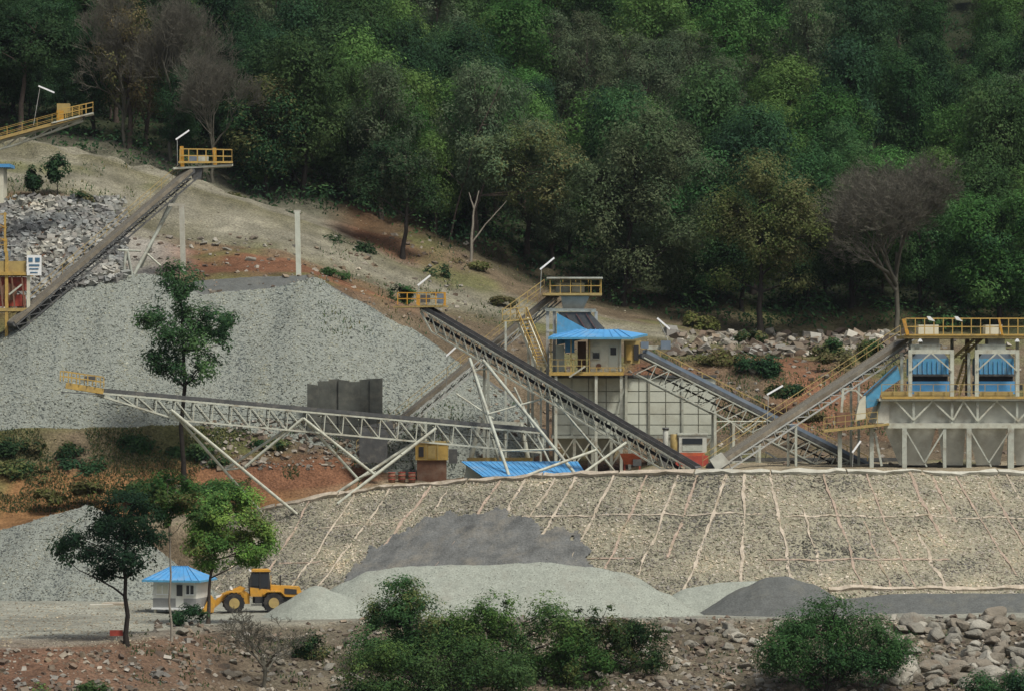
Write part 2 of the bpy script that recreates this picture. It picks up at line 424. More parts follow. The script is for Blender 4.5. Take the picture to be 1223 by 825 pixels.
# ------------------------------------------------------------------ heaps of sand and crushed stone
def heap(name, ridge, slope, m, label, cat='gravel heap', cell=0.45, group=None, rough=0.12, lip=0.35, wob=0.5, ylim=0):
    """ridge: list of (px, py, Y): crest line; sides fall at the angle of repose"""
    r = [P(*p) for p in ridge]
    zmin = -1.0
    x0 = min(p.x for p in r) - 34; x1 = max(p.x for p in r) + 34
    y0 = min(p.y for p in r) - 34; y1 = max(p.y for p in r) + 30
    nx, ny = int((x1 - x0) / cell) + 1, int((y1 - y0) / cell) + 1
    X, Y = np.meshgrid(x0 + np.arange(nx) * cell, y0 + np.arange(ny) * cell)
    Z = np.full(X.shape, -1e9)
    for p, q in zip(r[:-1], r[1:]):
        d = np.array((q.x - p.x, q.y - p.y)); L2 = max(1e-6, d @ d)
        t = np.clip(((X - p.x) * d[0] + (Y - p.y) * d[1]) / L2, 0, 1)
        dist = np.hypot(X - p.x - t * d[0], Y - p.y - t * d[1])
        dist = np.sqrt(dist * dist + 0.7) - 0.6
        Z = np.maximum(Z, p.z + t * (q.z - p.z) - slope * dist)
    V = np.stack([X, Y, Z], 2)
    keep = np.zeros(X.shape, bool)
    for j in range(ny):
        for i in range(nx):
            if V[j, i, 2] > -6 and Y[j, i] > ylim - .5:
                x, y = X[j, i], Y[j, i]
                V[j, i, 2] += wob * fbm(x, y, 3.3, 0.16, 3) * 0.6 + rough * noise.noise((x * 1.3, y * 1.3, 1.0))
                g = tz(x, y)
                if ylim and y < ylim + 3.5:
                    q_ = max(0.0, (y - ylim) / 3.5); q_ = q_ * q_ * (3 - 2 * q_)
                    V[j, i, 2] = min(V[j, i, 2], g - .25 + (V[j, i, 2] - g + .25) * q_)
                if V[j, i, 2] > g - lip: keep[j, i] = True
    k4 = keep[:-1, :-1] & keep[1:, :-1] & keep[:-1, 1:] & keep[1:, 1:]
    jj, ii = np.nonzero(k4)
    a = jj * nx + ii
    Fc = np.stack([a, a + 1, a + nx + 1, a + nx], 1)
    used = np.unique(Fc); remap = np.zeros(nx * ny, int); remap[used] = np.arange(len(used))
    VV = V.reshape(-1, 3)[used]; Fc = remap[Fc]
    me = npmesh(name, VV, Fc, m, smooth=True)
    o = tag(child(None, name, me), label, cat, group)
    SURF.append(BVHTree.FromPolygons([tuple(v) for v in VV], [tuple(f) for f in Fc.tolist()]))
    return o, VV, Fc

OCT = np.array([(1, 0, 0), (-1, 0, 0), (0, 1, 0), (0, -1, 0), (0, 0, 1), (0, 0, -1)], float)
OCTF = np.array([(0, 2, 4), (2, 1, 4), (1, 3, 4), (3, 0, 4), (2, 0, 5), (1, 2, 5), (3, 1, 5), (0, 3, 5)])
CUB = np.array([(x, y, z) for x in (-1, 1) for y in (-1, 1) for z in (-1, 1)], float) * 0.75
CUBF = np.array([(0, 1, 3), (0, 3, 2), (4, 6, 7), (4, 7, 5), (0, 4, 5), (0, 5, 1), (2, 3, 7), (2, 7, 6), (0, 2, 6), (0, 6, 4), (1, 5, 7), (1, 7, 3)])
def sample_surface(VV, Fc, n):
    A, B, D = VV[Fc[:, 0]], VV[Fc[:, 1]], VV[Fc[:, 3]]
    ar = np.linalg.norm(np.cross(B - A, D - A), axis=1)
    f = rng.choice(len(Fc), n, p=ar / ar.sum())
    u, v = rng.random((2, n, 1))
    A, B, Cc, D = VV[Fc[f, 0]], VV[Fc[f, 1]], VV[Fc[f, 2]], VV[Fc[f, 3]]
    return (A * (1 - u) + B * u) * (1 - v) + (D * (1 - u) + Cc * u) * v
def stones(name, pts, smin, smax, cols, parent, solid='oct', sink=0.3, flat=0.75, power=2.0, cvar=.6, drift=.3, dsc=(.25, .25, .08)):
    n = len(pts)
    S = (OCT if solid == 'oct' else CUB); SF = (OCTF if solid == 'oct' else CUBF)
    sz = smin + (smax - smin) * rng.random(n) ** power
    q = rng.normal(size=(n, 4)); q /= np.linalg.norm(q, axis=1)[:, None]
    ww, x, y, z = q.T
    Rm = np.stack([1 - 2 * (y * y + z * z), 2 * (x * y - z * ww), 2 * (x * z + y * ww), 2 * (x * y + z * ww), 1 - 2 * (x * x + z * z), 2 * (y * z - x * ww), 2 * (x * z - y * ww), 2 * (y * z + x * ww), 1 - 2 * (x * x + y * y)], 1).reshape(n, 3, 3)
    loc = S[None] * (0.75 + 0.5 * rng.random((n, len(S), 1))) * (sz / 2)[:, None, None] * (0.6 + 0.8 * rng.random((n, 1, 3)))
    V = np.einsum('nij,nkj->nki', Rm, loc)
    V[:, :, 2] *= flat
    V += pts[:, None, :]; V[:, :, 2] += (sz * (0.25 - sink))[:, None]
    Fc = (SF[None] + (np.arange(n) * len(S))[:, None, None]).reshape(-1, 3)
    cols = np.asarray(cols)
    cc = cols[rng.integers(0, len(cols), n)] * (1 - cvar / 2 + cvar * rng.random((n, 1)))
    dr_ = np.array([fbm(p[0] * dsc[0], p[1] * dsc[1], p[2] * dsc[2], 1.0, 4) for p in pts])
    cc = cc * (1 + drift * np.clip(dr_ * 1.3, -1, 1))[:, None] * np.stack([1 + .06 * dr_, np.ones(n), 1 - .1 * dr_], 1)
    me = npmesh(name, V.reshape(-1, 3), Fc, 'stones', np.repeat(cc, len(SF), 0))
    o = child(parent, name, me); o['kind'] = 'stuff'
    return o

GREY = [(0.205, 0.227, 0.194), (0.178, 0.196, 0.173), (0.270, 0.286, 0.243), (0.135, 0.146, 0.130), (0.216, 0.221, 0.173)]
BIGY = 374
o, hv, hf = heap('gravel_heap', [(-160, 440, BIGY), (0, 402, BIGY), (30, 382, BIGY), (100, 332, BIGY), (150, 325, BIGY), (190, 327, BIGY), (240, 350, BIGY), (330, 342, BIGY), (375, 331, BIGY), (420, 353, BIGY), (480, 387, BIGY), (545, 434, BIGY - 1), (575, 460, BIGY - 1)],
     0.75, 'gravel_grey', 'huge heap of coarse grey crushed stone behind the long stacker conveyor', ylim=354.3)
pp = sample_surface(hv, hf, 52000); pp = pp[pp[:, 1] < BIGY + 2]
stones('gravel', pp, 0.12, 0.34, GREY, o, cvar=.35, sink=.34, drift=.3, dsc=(.55, .06, .04))
heap('gravel_heap', [(236, 334, 380), (300, 329, 380), (366, 327, 380)], 0.6, 'sand_dark', 'low dark grey heap along the top of the huge crushed stone heap', rough=0.06, wob=0.15, ylim=373.5)
o, hv, hf = heap('gravel_heap', [(-250, 660, 331), (0, 628, 331), (60, 611, 331), (104, 602, 331), (150, 636, 330), (200, 680, 329), (235, 715, 328)], 0.72, 'gravel_grey', 'grey crushed stone heap beside the lower yard road')
pp = sample_surface(hv, hf, 15000); pp = pp[pp[:, 1] < 332]
stones('gravel', pp, 0.12, 0.32, [(c[0] * .9, c[1] * .88, c[2] * .88) for c in GREY], o, cvar=.35, sink=.34)
o, hv, hf = heap('sand_heap', [(395, 722, 303), (420, 692, 304), (445, 680, 304), (490, 675, 304), (560, 673, 304), (640, 670, 304), (700, 673, 304), (742, 681, 304), (790, 706, 303), (842, 733, 302)], 0.72, 'sand_pale', 'long pale grey sand heap with a rounded top below the stone slope', 'sand heap', rough=0.1, wob=0.45)
pp = sample_surface(hv, hf, 14000); pp = pp[pp[:, 1] < 306]
stones('grain', pp, .04, .13, [(0.235, 0.25, 0.21), (0.20, 0.205, 0.17), (0.27, 0.28, 0.24)], o, drift=.12, power=3, cvar=.25, sink=.3)
heap('sand_heap', [(330, 727, 297), (352, 712, 297), (378, 696, 297), (402, 705, 297), (440, 730, 297)], 0.74, 'sand_pale', 'small pale sand cone in front of the wheel loader', 'sand heap', cell=0.3, rough=0.04, wob=0.15)
heap('sand_heap', [(790, 715, 311), (825, 699, 311), (860, 693, 311), (900, 691, 311), (950, 700, 311)], 0.7, 'sand_pale', 'low pale sand heap half hidden behind the dark cone', 'sand heap', rough=0.05, wob=0.2)
heap('sand_heap', [(868, 713, 305), (893, 697, 305), (918, 687, 305), (938, 686, 305), (965, 694, 305), (1003, 712, 305)], 0.72, 'sand_dark', 'dark grey sand cone with a rounded peak', 'sand heap', cell=0.35, rough=0.04, wob=0.15)
heap('sand_heap', [(1000, 714, 309), (1060, 708, 309), (1100, 705, 309), (1180, 706, 309), (1260, 705, 309), (1420, 708, 309)], 0.62, 'sand_dark', 'long low dark grey sand windrow along the foot of the stone slope', 'sand heap', rough=0.05, wob=0.25)
# ------------------------------------------------------------------ stone-pitched slope under the plant bench
# pairs crest -> foot read along the ribs of the slope
REV = [((240, 619, 345), (185, 712, 337)), ((285, 614, 344), (225, 706, 335.5)), ((345, 602, 342.5), (285, 703, 331)), ((400, 590, 341), (325, 706, 329)), ((455, 581, 338.5), (365, 708, 327)), ((520, 576, 335.5), (405, 710, 324)), ((600, 570, 331.5), (492, 710, 320)),
       ((690, 565, 328), (604, 708, 317)), ((760, 563, 325.5), (690, 707, 314.5)), ((835, 562, 323.5), (780, 706, 311.8)), ((870, 562, 322.8), (818, 706, 311)), ((889, 562, 322.5), (886, 706, 310.4)), ((920, 562, 322.5), (952, 706, 310.5)),
       ((983, 562, 323.2), (1032, 705, 311.5)), ((1034, 563, 324.5), (1095, 705, 313)), ((1084, 563, 326), (1160, 704, 314.5)), ((1140, 564, 328), (1225, 704, 316.5)), ((1200, 564, 330.5), (1290, 704, 319)), ((1300, 566, 334), (1400, 704, 323)), ((1500, 570, 342), (1600, 704, 331))]
rcx = np.array([c[0] for c, f in REV], float)
rc = np.array([tuple(P(*c)) for c, f in REV]); rf = np.array([tuple(P(*f)) for c, f in REV])
def rev_pt(cx, v, off=0.0):
    """point on the slope: cx = photo x of the crest end of the fall line, v = 0 crest .. 1 foot"""
    c = np.array([np.interp(cx, rcx, rc[:, k]) for k in range(3)]); f = np.array([np.interp(cx, rcx, rf[:, k]) for k in range(3)])
    p = c * (1 - v) + f * v
    p[2] += -0.35 * math.sin(math.pi * v) + 0.18 * fbm(p[0], p[1], 5.0, 0.3, 3)
    return Vector((p[0], p[1] - off * 0.64, p[2] + off * 0.77))
rev = thing('stone_slope', 'broad slope paved with stones and pale ribs under the crushing plant', 'retaining slope', rev_pt(889, 1.0))
us = np.linspace(240, 1500, 150); vs = np.linspace(0, 1.12, 26)
RV = np.array([[tuple(rev_pt(u, v)) for u in us] for v in vs])
a = (np.arange(25)[:, None] * 150 + np.arange(149)[None]).ravel()
RF = np.stack([a, a + 150, a + 151, a + 1], 1)
RVf = RV.reshape(-1, 3)
child(rev, 'bedding', npmesh('bedding', RVf, RF, 'rev_bed', smooth=True))
SURF.append(BVHTree.FromPolygons([tuple(v) for v in RVf], [tuple(f) for f in RF.tolist()]))
SPILL = [(404, 700), (425, 668), (452, 646), (480, 632), (512, 618), (548, 611), (600, 611), (628, 618), (655, 630), (682, 634), (700, 650), (712, 672), (706, 694), (600, 700)]
def inpoly(x, y, poly):
    c = False; n = len(poly)
    for i in range(n):
        (x0, y0), (x1, y1) = poly[i], poly[i - 1]
        if (y0 > y) != (y1 > y) and x < (x1 - x0) * (y - y0) / (y1 - y0) + x0: c = not c
    return c
def jag(x, y): return inpoly(x + 14 * fbm(x * .05, y * .05, 2.0) + 5 * noise.noise((x * .4, y * .4, 2)), y + 9 * fbm(x * .05, y * .05, 8.0) + 4 * noise.noise((x * .4, y * .4, 5)), SPILL)
pp = sample_surface(RVf, RF, 80000)
pp = np.array([p for p in pp if p[0] < 60 and (not jag(*pix(p)) or rnd.random() < .06)])
stones('pitching_stone', pp, 0.12, 0.4, [(0.275, 0.25, 0.19), (0.25, 0.23, 0.17), (0.21, 0.20, 0.145), (0.30, 0.27, 0.215), (0.25, 0.215, 0.16), (0.35, 0.32, 0.265), (0.19, 0.188, 0.13)], rev, 'oct', sink=0.36, power=1.6, cvar=.35, drift=.55, dsc=(.14, .14, .55))
# ribs along the fall lines: each its own piece
RIBS = [(270, 0, 1), (318, 0, 1), (372, 0, 1), (425, 0, 1), (468, .0, 1), (519, 0, .55), (545, .1, .45), (600, 0, 1), (632, 0, .5), (665, 0, 1), (690, .0, 1), (735, 0, .9), (775, 0, .8), (812, 0, .85), (835, 0, .7), (869, .0, 1), (889, 0, 1), (919, 0, 1), (948, .3, .9), (983, 0, 1), (1010, .4, 1), (1034, 0, 1), (1062, .45, 1), (1084, 0, .6), (1110, 0, .4), (1140, 0, .9), (1172, .1, .8), (1200, 0, 1), (1230, 0, 1)]
def strip(parent, name, pts, wd, ht, m):
    """a low ridge of mortar following a polyline on the slope"""
    V, Fc = [], []
    for i, p in enumerate(pts):
        d = (pts[min(i + 1, len(pts) - 1)] - pts[max(i - 1, 0)]).normalized()
        nrm = Vector((0, -0.64, 0.77)); s = d.cross(nrm).normalized()
        ww = wd * max(.35, 0.95 + 1.3 * noise.noise((p.x * 1.9, p.z * 1.9, 3)))
        hh = ht * (0.7 + 1.6 * noise.noise((p.x * .8, p.z * .8, 9)))
        V += [p - s * ww / 2 - nrm * 0.15, p - s * ww * .4 + nrm * hh, p + s * ww * .4 + nrm * hh, p + s * ww / 2 - nrm * 0.15]
        if i:
            k = (i - 1) * 4
            Fc += [[k + q, k + q + 1, k + q + 5, k + q + 4] for q in range(3)]
    n = len(V); Fc += [[0, 1, 2, 3][::-1], [n - 4, n - 3, n - 2, n - 1]]
    return child(parent, name, mesh(name, V, Fc, m))
for k, (cx, v0, v1) in enumerate(RIBS):
    n = 36
    pts = [rev_pt(cx + 3 * noise.noise((cx, i * .12, 1)) + 1.1 * noise.noise((cx, i * .9, 4)), v0 + (v1 - v0) * i / n, 0.03) for i in range(n + 1)]
    strip(rev, 'rib', pts, 0.17 + 0.14 * rnd.random(), 0.075, 'rib_concrete' if rnd.random() < .62 else 'rib_red')
for v, c0, c1 in ((.33, 400, 520), (.34, 655, 905), (.36, 925, 1260), (.68, 380, 440), (.70, 700, 800), (.72, 905, 1080)):
    n = int((c1 - c0) / 5)
    strip(rev, 'cross_rib', [rev_pt(c0 + (c1 - c0) * i / n, v + .012 * noise.noise((i * .14, v * 9, 4)) + .006 * noise.noise((i * .9, v, 7)), 0.03) for i in range(n + 1)], 0.2, 0.065, 'rib_concrete' if v < .5 else 'rib_red')
for c0, c1 in ((245, 330), (330, 405), (405, 470), (470, 560), (560, 650), (650, 740), (740, 830), (830, 920), (920, 1010), (1010, 1100), (1100, 1190), (1190, 1300)):
    n = 8
    strip(rev, 'crest_kerb', [rev_pt(c0 + 1 + (c1 - c0 - 2) * i / n, 0.012, 0.18) for i in range(n + 1)], 0.5, 0.12, 'concrete' if c0 > 780 else 'rib_concrete')
for c0, c1 in ((690, 760), (760, 835), (950, 1034), (1034, 1120), (1120, 1230)):
    strip(rev, 'toe_kerb', [rev_pt(c0 + (c1 - c0) * i / 8, 0.985, 0.1) for i in range(9)], 0.5, 0.14, 'rib_concrete')
# dark fines spilled down the slope
gu = np.arange(330, 800, 1.6); gv = np.linspace(0.1, 1.08, 110)
V, idx, Fc = [], {}, []
for j, v in enumerate(gv):
    for i, u in enumerate(gu):
        p = rev_pt(u, v, 0.0)
        if jag(*pix(p)):
            idx[(i, j)] = len(V); V.append(rev_pt(u, v, 0.16 + 0.1 * noise.noise((p.x * .5, p.z * .5, 0))))
for (i, j) in list(idx):
    q = [(i, j), (i, j + 1), (i + 1, j + 1), (i + 1, j)]
    if all(t in idx for t in q): Fc.append([idx[t] for t in q])
o = child(None, 'sand_spill', mesh('sand_spill', V, Fc, 'spill', True))
tag(o, 'dark grey fines spilled over the stone slope above the pale sand heap', 'sand spill')

# ------------------------------------------------------------------ conveyors
def lights(px, py, Y, px2, py2, base, label):
    """tube flood light on a thin post"""
    a, b = P(px, py, Y), P(px2, py2, Y)
    t = thing('tube_light', label, 'light', base, 'tube lights on posts around the plant')
    rod(t, 'post', base, a + (b - a) * .1, 0.07, 'grey_steel', 6)
    beam(t, 'lamp', a, b, 0.16, 0.16, 'tube_white')
    return t
def railing(parent, pts, h=1.1, step=1.3, m='yellow_paint', th=0.06, rails=(1.0, 0.5)):
    pts = [Vector(p) for p in pts]
    up = Vector((0, 0, h))
    for p, q in zip(pts[:-1], pts[1:]):
        n = max(1, round((q - p).length / step))
        for i in range(n + (q is pts[-1])):
            s = p + (q - p) * i / n
            beam(parent, 'rail_post', s, s + up, th, th, m)
        for r in rails: beam(parent, 'rail', p + up * r, q + up * r, th, th, m)
def conveyor(t, tail, head, width=1.1, depth=1.7, bay=1.6, m='white_steel', beltm='belt', th=0.12, taper=(0, 0), mono=True, rails=None, railm='yellow_paint', apron=None, edge=None, sag=False):
    """straight belt conveyor on a lattice girder; tail/head = ends of the belt's centre line"""
    d = head - tail; L = d.length; u = d.normalized()
    s = u.cross(Vector((0, 0, 1))).normalized()
    n = s.cross(u)                                      # upwards, square to the belt
    if s.y > 0: s = -s                                  # s points to the camera side
    beam(t, 'belt', tail + n * .1, head + n * .1, width * .86, 0.16, beltm)
    if depth > 1.4: beam(t, 'return_belt', tail + u * .4 - n * depth * .55, head - u * .4 - n * depth * .55, width * .8, .05, 'belt')
    for k in (-1, 1):
        so = s * (k * width / 2)
        beam(t, 'side_plate', tail + so + n * .05, head + so + n * .05, 0.06, 0.34, edge or 'dark_steel', n)
        if depth:
            beam(t, 'top_chord', tail + so - n * .24, head + so - n * .24, th, th, m, n)
            a0, a1 = taper
            pb = tail + u * (L * a0) - n * depth + so; qb = tail + u * (L * (1 - a1)) - n * depth + so
            beam(t, 'bottom_chord', pb, qb, th, th, m, n)
            if a0: beam(t, 'bottom_chord', tail + so - n * .45, pb, th, th, m, n)
            if a1: beam(t, 'bottom_chord', qb, head + so - n * .45, th, th, m, n)
            nb = max(2, round(L / bay))
            def low(x):
                f = x / L
                dd = depth
                if a0 and f < a0: dd = .45 + (depth - .45) * f / a0
                if a1 and f > 1 - a1: dd = .45 + (depth - .45) * (1 - f) / a1
                return tail + u * x - n * dd + so
            for i in range(nb):
                x0, x1 = L * i / nb, L * (i + 1) / nb
                beam(t, 'upright', tail + u * x0 + so - n * .24, low(x0), th * .6, th * .6, m)
                if mono: beam(t, 'brace', low(x0), tail + u * x1 + so - n * .24, th * .6, th * .6, m)
                else: beam(t, 'brace', tail + u * x0 + so - n * .24, low(x1), th * .6, th * .6, m)
    if depth:
        for i in range(int(L / (bay * 2)) + 1):
            x = min(L, i * bay * 2)
            p = tail + u * x - n * min(depth, .5)
            beam(t, 'cross_bar', p - s * width / 2, p + s * width / 2, th * .6, th * .6, m)
    for p in (tail, head):
        rod(t, 'pulley', p - s * width * .47 - n * .1, p + s * width * .47 - n * .1, 0.55, 'dark_steel', 14)
    for k in (rails or []):
        so = s * (k * (width / 2 + .55))
        beam(t, 'walkway', tail + s * (k * (width / 2 + .32)) - n * .1, head + s * (k * (width / 2 + .32)) - n * .1, .6, .06, 'ochre_steel', n)
        railing(t, [tail + so, head + so], 1.05, 1.6, railm, .04)
    return u, s, n
def grd(p, z=None): return Vector((p.x, p.y, tz(p.x, p.y) if z is None else z))

# --- stacker: long white lattice conveyor on splayed legs, over the yard slope
tail, head = P(648, 514, 346), P(118, 466, 335)
st = thing('stacker_conveyor', 'long white lattice stacker conveyor standing on splayed tube legs', 'conveyor', grd(P(343, 602, 341)))
u, s, n = conveyor(st, tail, head, 1.2, 2.0, 1.75, taper=(0, .18), th=.15)
# yellow head frame
hb = P(100, 466, 334.6)
beam(st, 'head_frame', P(122, 467, 335) - s * .75, P(80, 460, 334.3) - s * .75, .12, .5, 'yellow_paint')
beam(st, 'head_frame', P(122, 467, 335) + s * .75, P(80, 460, 334.3) + s * .75, .12, .5, 'yellow_paint')
railing(st, [P(122, 462, 335) + s * .95, P(74, 455, 334.2) + s * .95], 0.9, .8, 'yellow_paint', .08)
railing(st, [P(122, 462, 335) - s * .95, P(74, 455, 334.2) - s * .95], 0.9, .8, 'yellow_paint', .08)
beam(st, 'walkway', P(124, 471, 335) + s * .1, P(74, 468, 334.2) + s * .1, 1.9, .08, 'dark_steel')
box(st, 'drive_motor', P(108, 452, 335), (1.0, .6, .45), 'dark_steel')
def leg(t, px, py, Y, gx, gy, gY, dia=.26, m='white_steel', name='leg', ground=False):
    a, b = P(px, py, Y), P(gx, gy, gY)
    if ground:
        g = tz(b.x, b.y) - .15
        d = (b - a); b = a + d * ((g - a.z) / d.z)
    return rod(t, name, a, b, dia, m, 10)
for dy in (-.8, .9):
    near = dy < 0
    leg(st, 204, 489, 336.6 + dy, 343, 604, 341 + dy, .3, ground=near) if near else leg(st, 204, 489, 336.6 + dy, 312, 611, 342 + dy, .26)
    leg(st, 362, 499, 339.8 + dy, 293 if near else 268, 557 if near else 561, 340.2 + dy, .26)
    leg(st, 362, 499, 339.8 + dy, 447 if near else 428, 566 if near else 572, 341.5 + dy, .26)
    leg(st, 521, 511, 343 + dy, 418 if near else 400, 590 if near else 590, 340.4 + dy, .3, ground=near)
for a, b in (((268, 561, 341), (294, 558, 339.4)), ((236, 515, 337.5), (228, 521, 339)), ((318, 532, 339.2), (325, 534, 340.7)), ((425, 572, 342), (449, 563, 341)), ((470, 549, 342), (480, 541, 341)), ((408, 537, 341), (400, 541, 342))):
    rod(st, 'tie_bar', P(*a), P(*b), .16, 'white_steel', 8)

# --- product conveyor: white lattice with dark belt, falling from the big heap to the bench edge
tail, head = P(832, 558, 331), P(508, 367, 350)
pc = thing('product_conveyor', 'steep white lattice conveyor with black belt descending to the crest of the stone slope', 'conveyor', grd(P(830, 557, 331)))
u, s, n = conveyor(pc, tail, head, 1.0, 1.6, 1.35, th=.13, taper=(.05, .06))
dk = P(505, 366, 350.5)
beam(pc, 'head_deck', P(532, 366, 349.8), P(473, 367, 350.8), 2.3, .16, 'ochre_steel')
railing(pc, [P(532, 364, 348.6), P(475, 364, 349.6)], 1.1, .9, 'orange_paint', .09)
railing(pc, [P(532, 364, 351.2), P(475, 364, 352)], 1.1, .9, 'orange_paint', .09)
railing(pc, [P(475, 364, 349.6), P(475, 364, 352)], 1.1, .9, 'orange_paint', .09)
box(pc, 'drive_motor', P(508, 357, 350.5), (.9, .7, .7), 'dark_steel')
box(pc, 'gear_box', P(526, 357, 349.4), (.6, .5, .9), 'blue_grey')
beam(pc, 'post', P(500, 352, 350), P(500, 366, 350), .25, .25, 'orange_paint'); beam(pc, 'post', P(531, 350, 350), P(531, 366, 350), .25, .25, 'orange_paint')
for (a, b, dm) in (((561, 428, 346), (609, 571, 337), .3), ((577, 430, 345), (689, 568, 336), .3), ((562, 430, 348), (600, 566, 347), .26), ((614, 462, 346), (660, 560, 345), .22), ((661, 476, 342), (722, 548, 343), .2)):
    leg(pc, *a, *b, dm, 'pale_steel', ground=True)
for (a, b, dm) in (((619, 571, 334), (712, 537, 337), .26), ((693, 567, 333), (748, 528, 335), .26)):
    leg(pc, *a, *b, dm, 'white_steel')
for a, b in (((584, 494, 341.5), (668, 470, 342)), ((565, 442, 345.5), (583, 440, 345)), ((545, 470, 344), (590, 500, 342)), ((598, 538, 339), (664, 536, 338))):
    rod(pc, 'tie_bar', P(*a), P(*b), .17, 'white_steel', 8)

# --- incline conveyor to the tower head
tail, head = P(430, 540, 352), P(662, 352, 358)
ic = thing('incline_conveyor', 'dusty brown incline conveyor climbing behind the lattice conveyors to the crusher tower', 'conveyor', grd(P(430, 545, 352)))
u, s, n = conveyor(ic, tail, head, 1.3, .8, 1.5, 'grey_steel', 'ore_belt', .12, edge='dusty_steel', rails=[-1], railm='ochre_steel')
for x, f in ((.3, 0), (.62, 0), (.85, 0)):
    p = tail + (head - tail) * x
    for k in (-.6, .6):
        q = p + s * k - n * .8
        beam(ic, 'leg', q, grd(q) - Vector((0, 0, .1)), .25, .25, 'pale_steel')
for q in ((522, 356),):
    beam(ic, 'tail_hopper_side', P(428, 520, 351), P(470, 512, 351.4), .2, 1.6, 'dark_steel')
box(ic, 'tail_guard', P(446, 535, 350.8), (2.6, .4, 2.6), 'dark_steel')

# --- small portal trestle in front of it
tr = thing('portal_trestle', 'pale steel trestle with two leaning posts behind the blue shed roof', 'trestle', grd(P(597, 570, 348)))
for a, b in (((574, 500, 348), (561, 552, 348)), ((622, 505, 348), (632, 552, 348))):
    leg(tr, *a, b[0] + (b[0] - a[0]) * .45, b[1] + 24, 348, .42, 'white_steel', ground=True)
beam(tr, 'cross_beam', P(558, 548, 347.7), P(636, 548, 347.7), .3, .3, 'ochre_steel')
beam(tr, 'cross_beam', P(570, 503, 348), P(626, 506, 348), .3, .3, 'white_steel')

# --- covered conveyor, right of the tower
tail, head = P(1042, 562, 352), P(768, 424, 347)
cc = thing('covered_conveyor', 'conveyor with long blue-grey belt cover descending right from the control cabin', 'conveyor', grd(P(1040, 560, 352)))
u, s, n = conveyor(cc, tail, head, 1.4, 1.9, 1.4, 'pale_steel', 'blue_grey', .12, rails=None, mono=False)
beam(cc, 'belt_cover', tail + n * .42 - s * .25, head + n * .42 - s * .25, 1.1, .3, 'blue_grey', n)
so = -s * 1.35
beam(cc, 'walkway', tail + so, head + so, .7, .07, 'ochre_steel', n)
railing(cc, [tail + so * 1.25 + n * .2, head + so * 1.25 + n * .2], 1.15, 2.2, 'ochre_steel', .08)
box(cc, 'head_motor', P(770, 412, 346.5), (.7, .6, .6), 'blue_grey'); box(cc, 'head_motor', P(795, 412, 347), (.9, .6, .8), 'blue_grey')
box(cc, 'head_frame', P(783, 415, 347.5), (1.5, .5, .35), 'white_steel')
for px_, py_ in ((852, 490), (874, 505), (905, 521)):
    p = P(px_, py_, 348.5); beam(cc, 'leg', p + s * .6, grd(p + s * .6) - Vector((0, 0, .1)), .24, .24, 'white_steel')
    p2 = p + Vector((0, 1.5, 0)); beam(cc, 'leg', p2, grd(p2) - Vector((0, 0, .1)), .2, .2, 'pale_steel')
for a, b in (((855, 503, 348), (915, 503, 348)), ((856, 515, 348), (872, 503, 348)), ((872, 503, 348), (888, 516, 348)), ((888, 516, 348), (905, 503, 348))):
    rod(cc, 'tie_bar', P(*a), P(*b), .14, 'white_steel', 8)

# --- feed conveyor rising to the right tower
tail, head = P(850, 557, 333), P(1086, 402, 349)
fc = thing('feed_conveyor', 'dusty tan feed conveyor rising right to the twin screen tower', 'conveyor', grd(P(850, 557, 333)))
u, s, n = conveyor(fc, tail, head, 1.2, .9, 1.5, 'grey_steel', 'ore_belt', .12, edge='dusty_steel', rails=[-1], railm='ochre_steel', mono=False)
for f in (.38, .7):
    p = tail + (head - tail) * f
    for k in (-.5, .5):
        q = p + s * k - n * .9; beam(fc, 'leg', q, grd(q) - Vector((0, 0, .1)), .22, .22, 'pale_steel')
quadprism(fc, 'tail_chute', [P(848, 549, 332), P(862, 540, 332), P(872, 552, 332), P(856, 562, 332)], (0, 1.4, 0), 'hopper')

# --- upper left conveyor, climbing right behind the crushed stone heap
tail, head = P(14, 386, 369), P(226, 204, 381)
lc = thing('upper_conveyor', 'dark dusty conveyor climbing right behind the crushed stone heap to a yellow railed head', 'conveyor', grd(P(14, 380, 370)))
u, s, n = conveyor(lc, tail, head, 1.3, .95, 1.5, 'dark_steel', 'ore_belt', .14, edge='dusty_steel', rails=[-1], mono=False, railm='ochre_steel')
beam(lc, 'head_deck', P(206, 202, 381.5), P(277, 198, 382.5), 2.4, .2, 'white_steel')
beam(lc, 'deck_edge', P(213, 194, 380.2), P(278, 194, 381.2), .12, .2, 'yellow_paint')
railing(lc, [P(215, 194, 380.3), P(277, 195, 381.2)], 1.35, .95, 'yellow_paint', .1)
railing(lc, [P(215, 194, 382.7), P(277, 195, 383.6)], 1.35, .95, 'yellow_paint', .1)
railing(lc, [P(277, 195, 381.2), P(277, 195, 383.6)], 1.35, 1.2, 'yellow_paint', .1)
beam(lc, 'post', P(217, 175, 381), P(218, 200, 381), .35, .35, 'orange_paint'); beam(lc, 'post', P(256, 177, 381.4), P(257, 198, 381.4), .35, .35, 'orange_paint')
box(lc, 'drive_motor', P(243, 190, 382), (1.0, .7, .7), 'white_steel'); box(lc, 'gear_box', P(231, 190, 381.6), (.8, .6, .6), 'blue_grey')
quadprism(lc, 'head_chute', [P(226, 201, 381), P(242, 200, 381), P(240, 214, 381), P(230, 214, 381)], (0, 1.4, 0), 'dark_steel')
for a, b, dm in (((212, 232, 381), (158, 332, 378), .36), ((204, 240, 382), (168, 320, 382.5), .3), ((150, 300, 375), (148, 330, 375), .3), ((152, 300, 376), (158, 331, 376.5), .3)):
    leg(lc, *a, *b, dm, 'pale_steel')
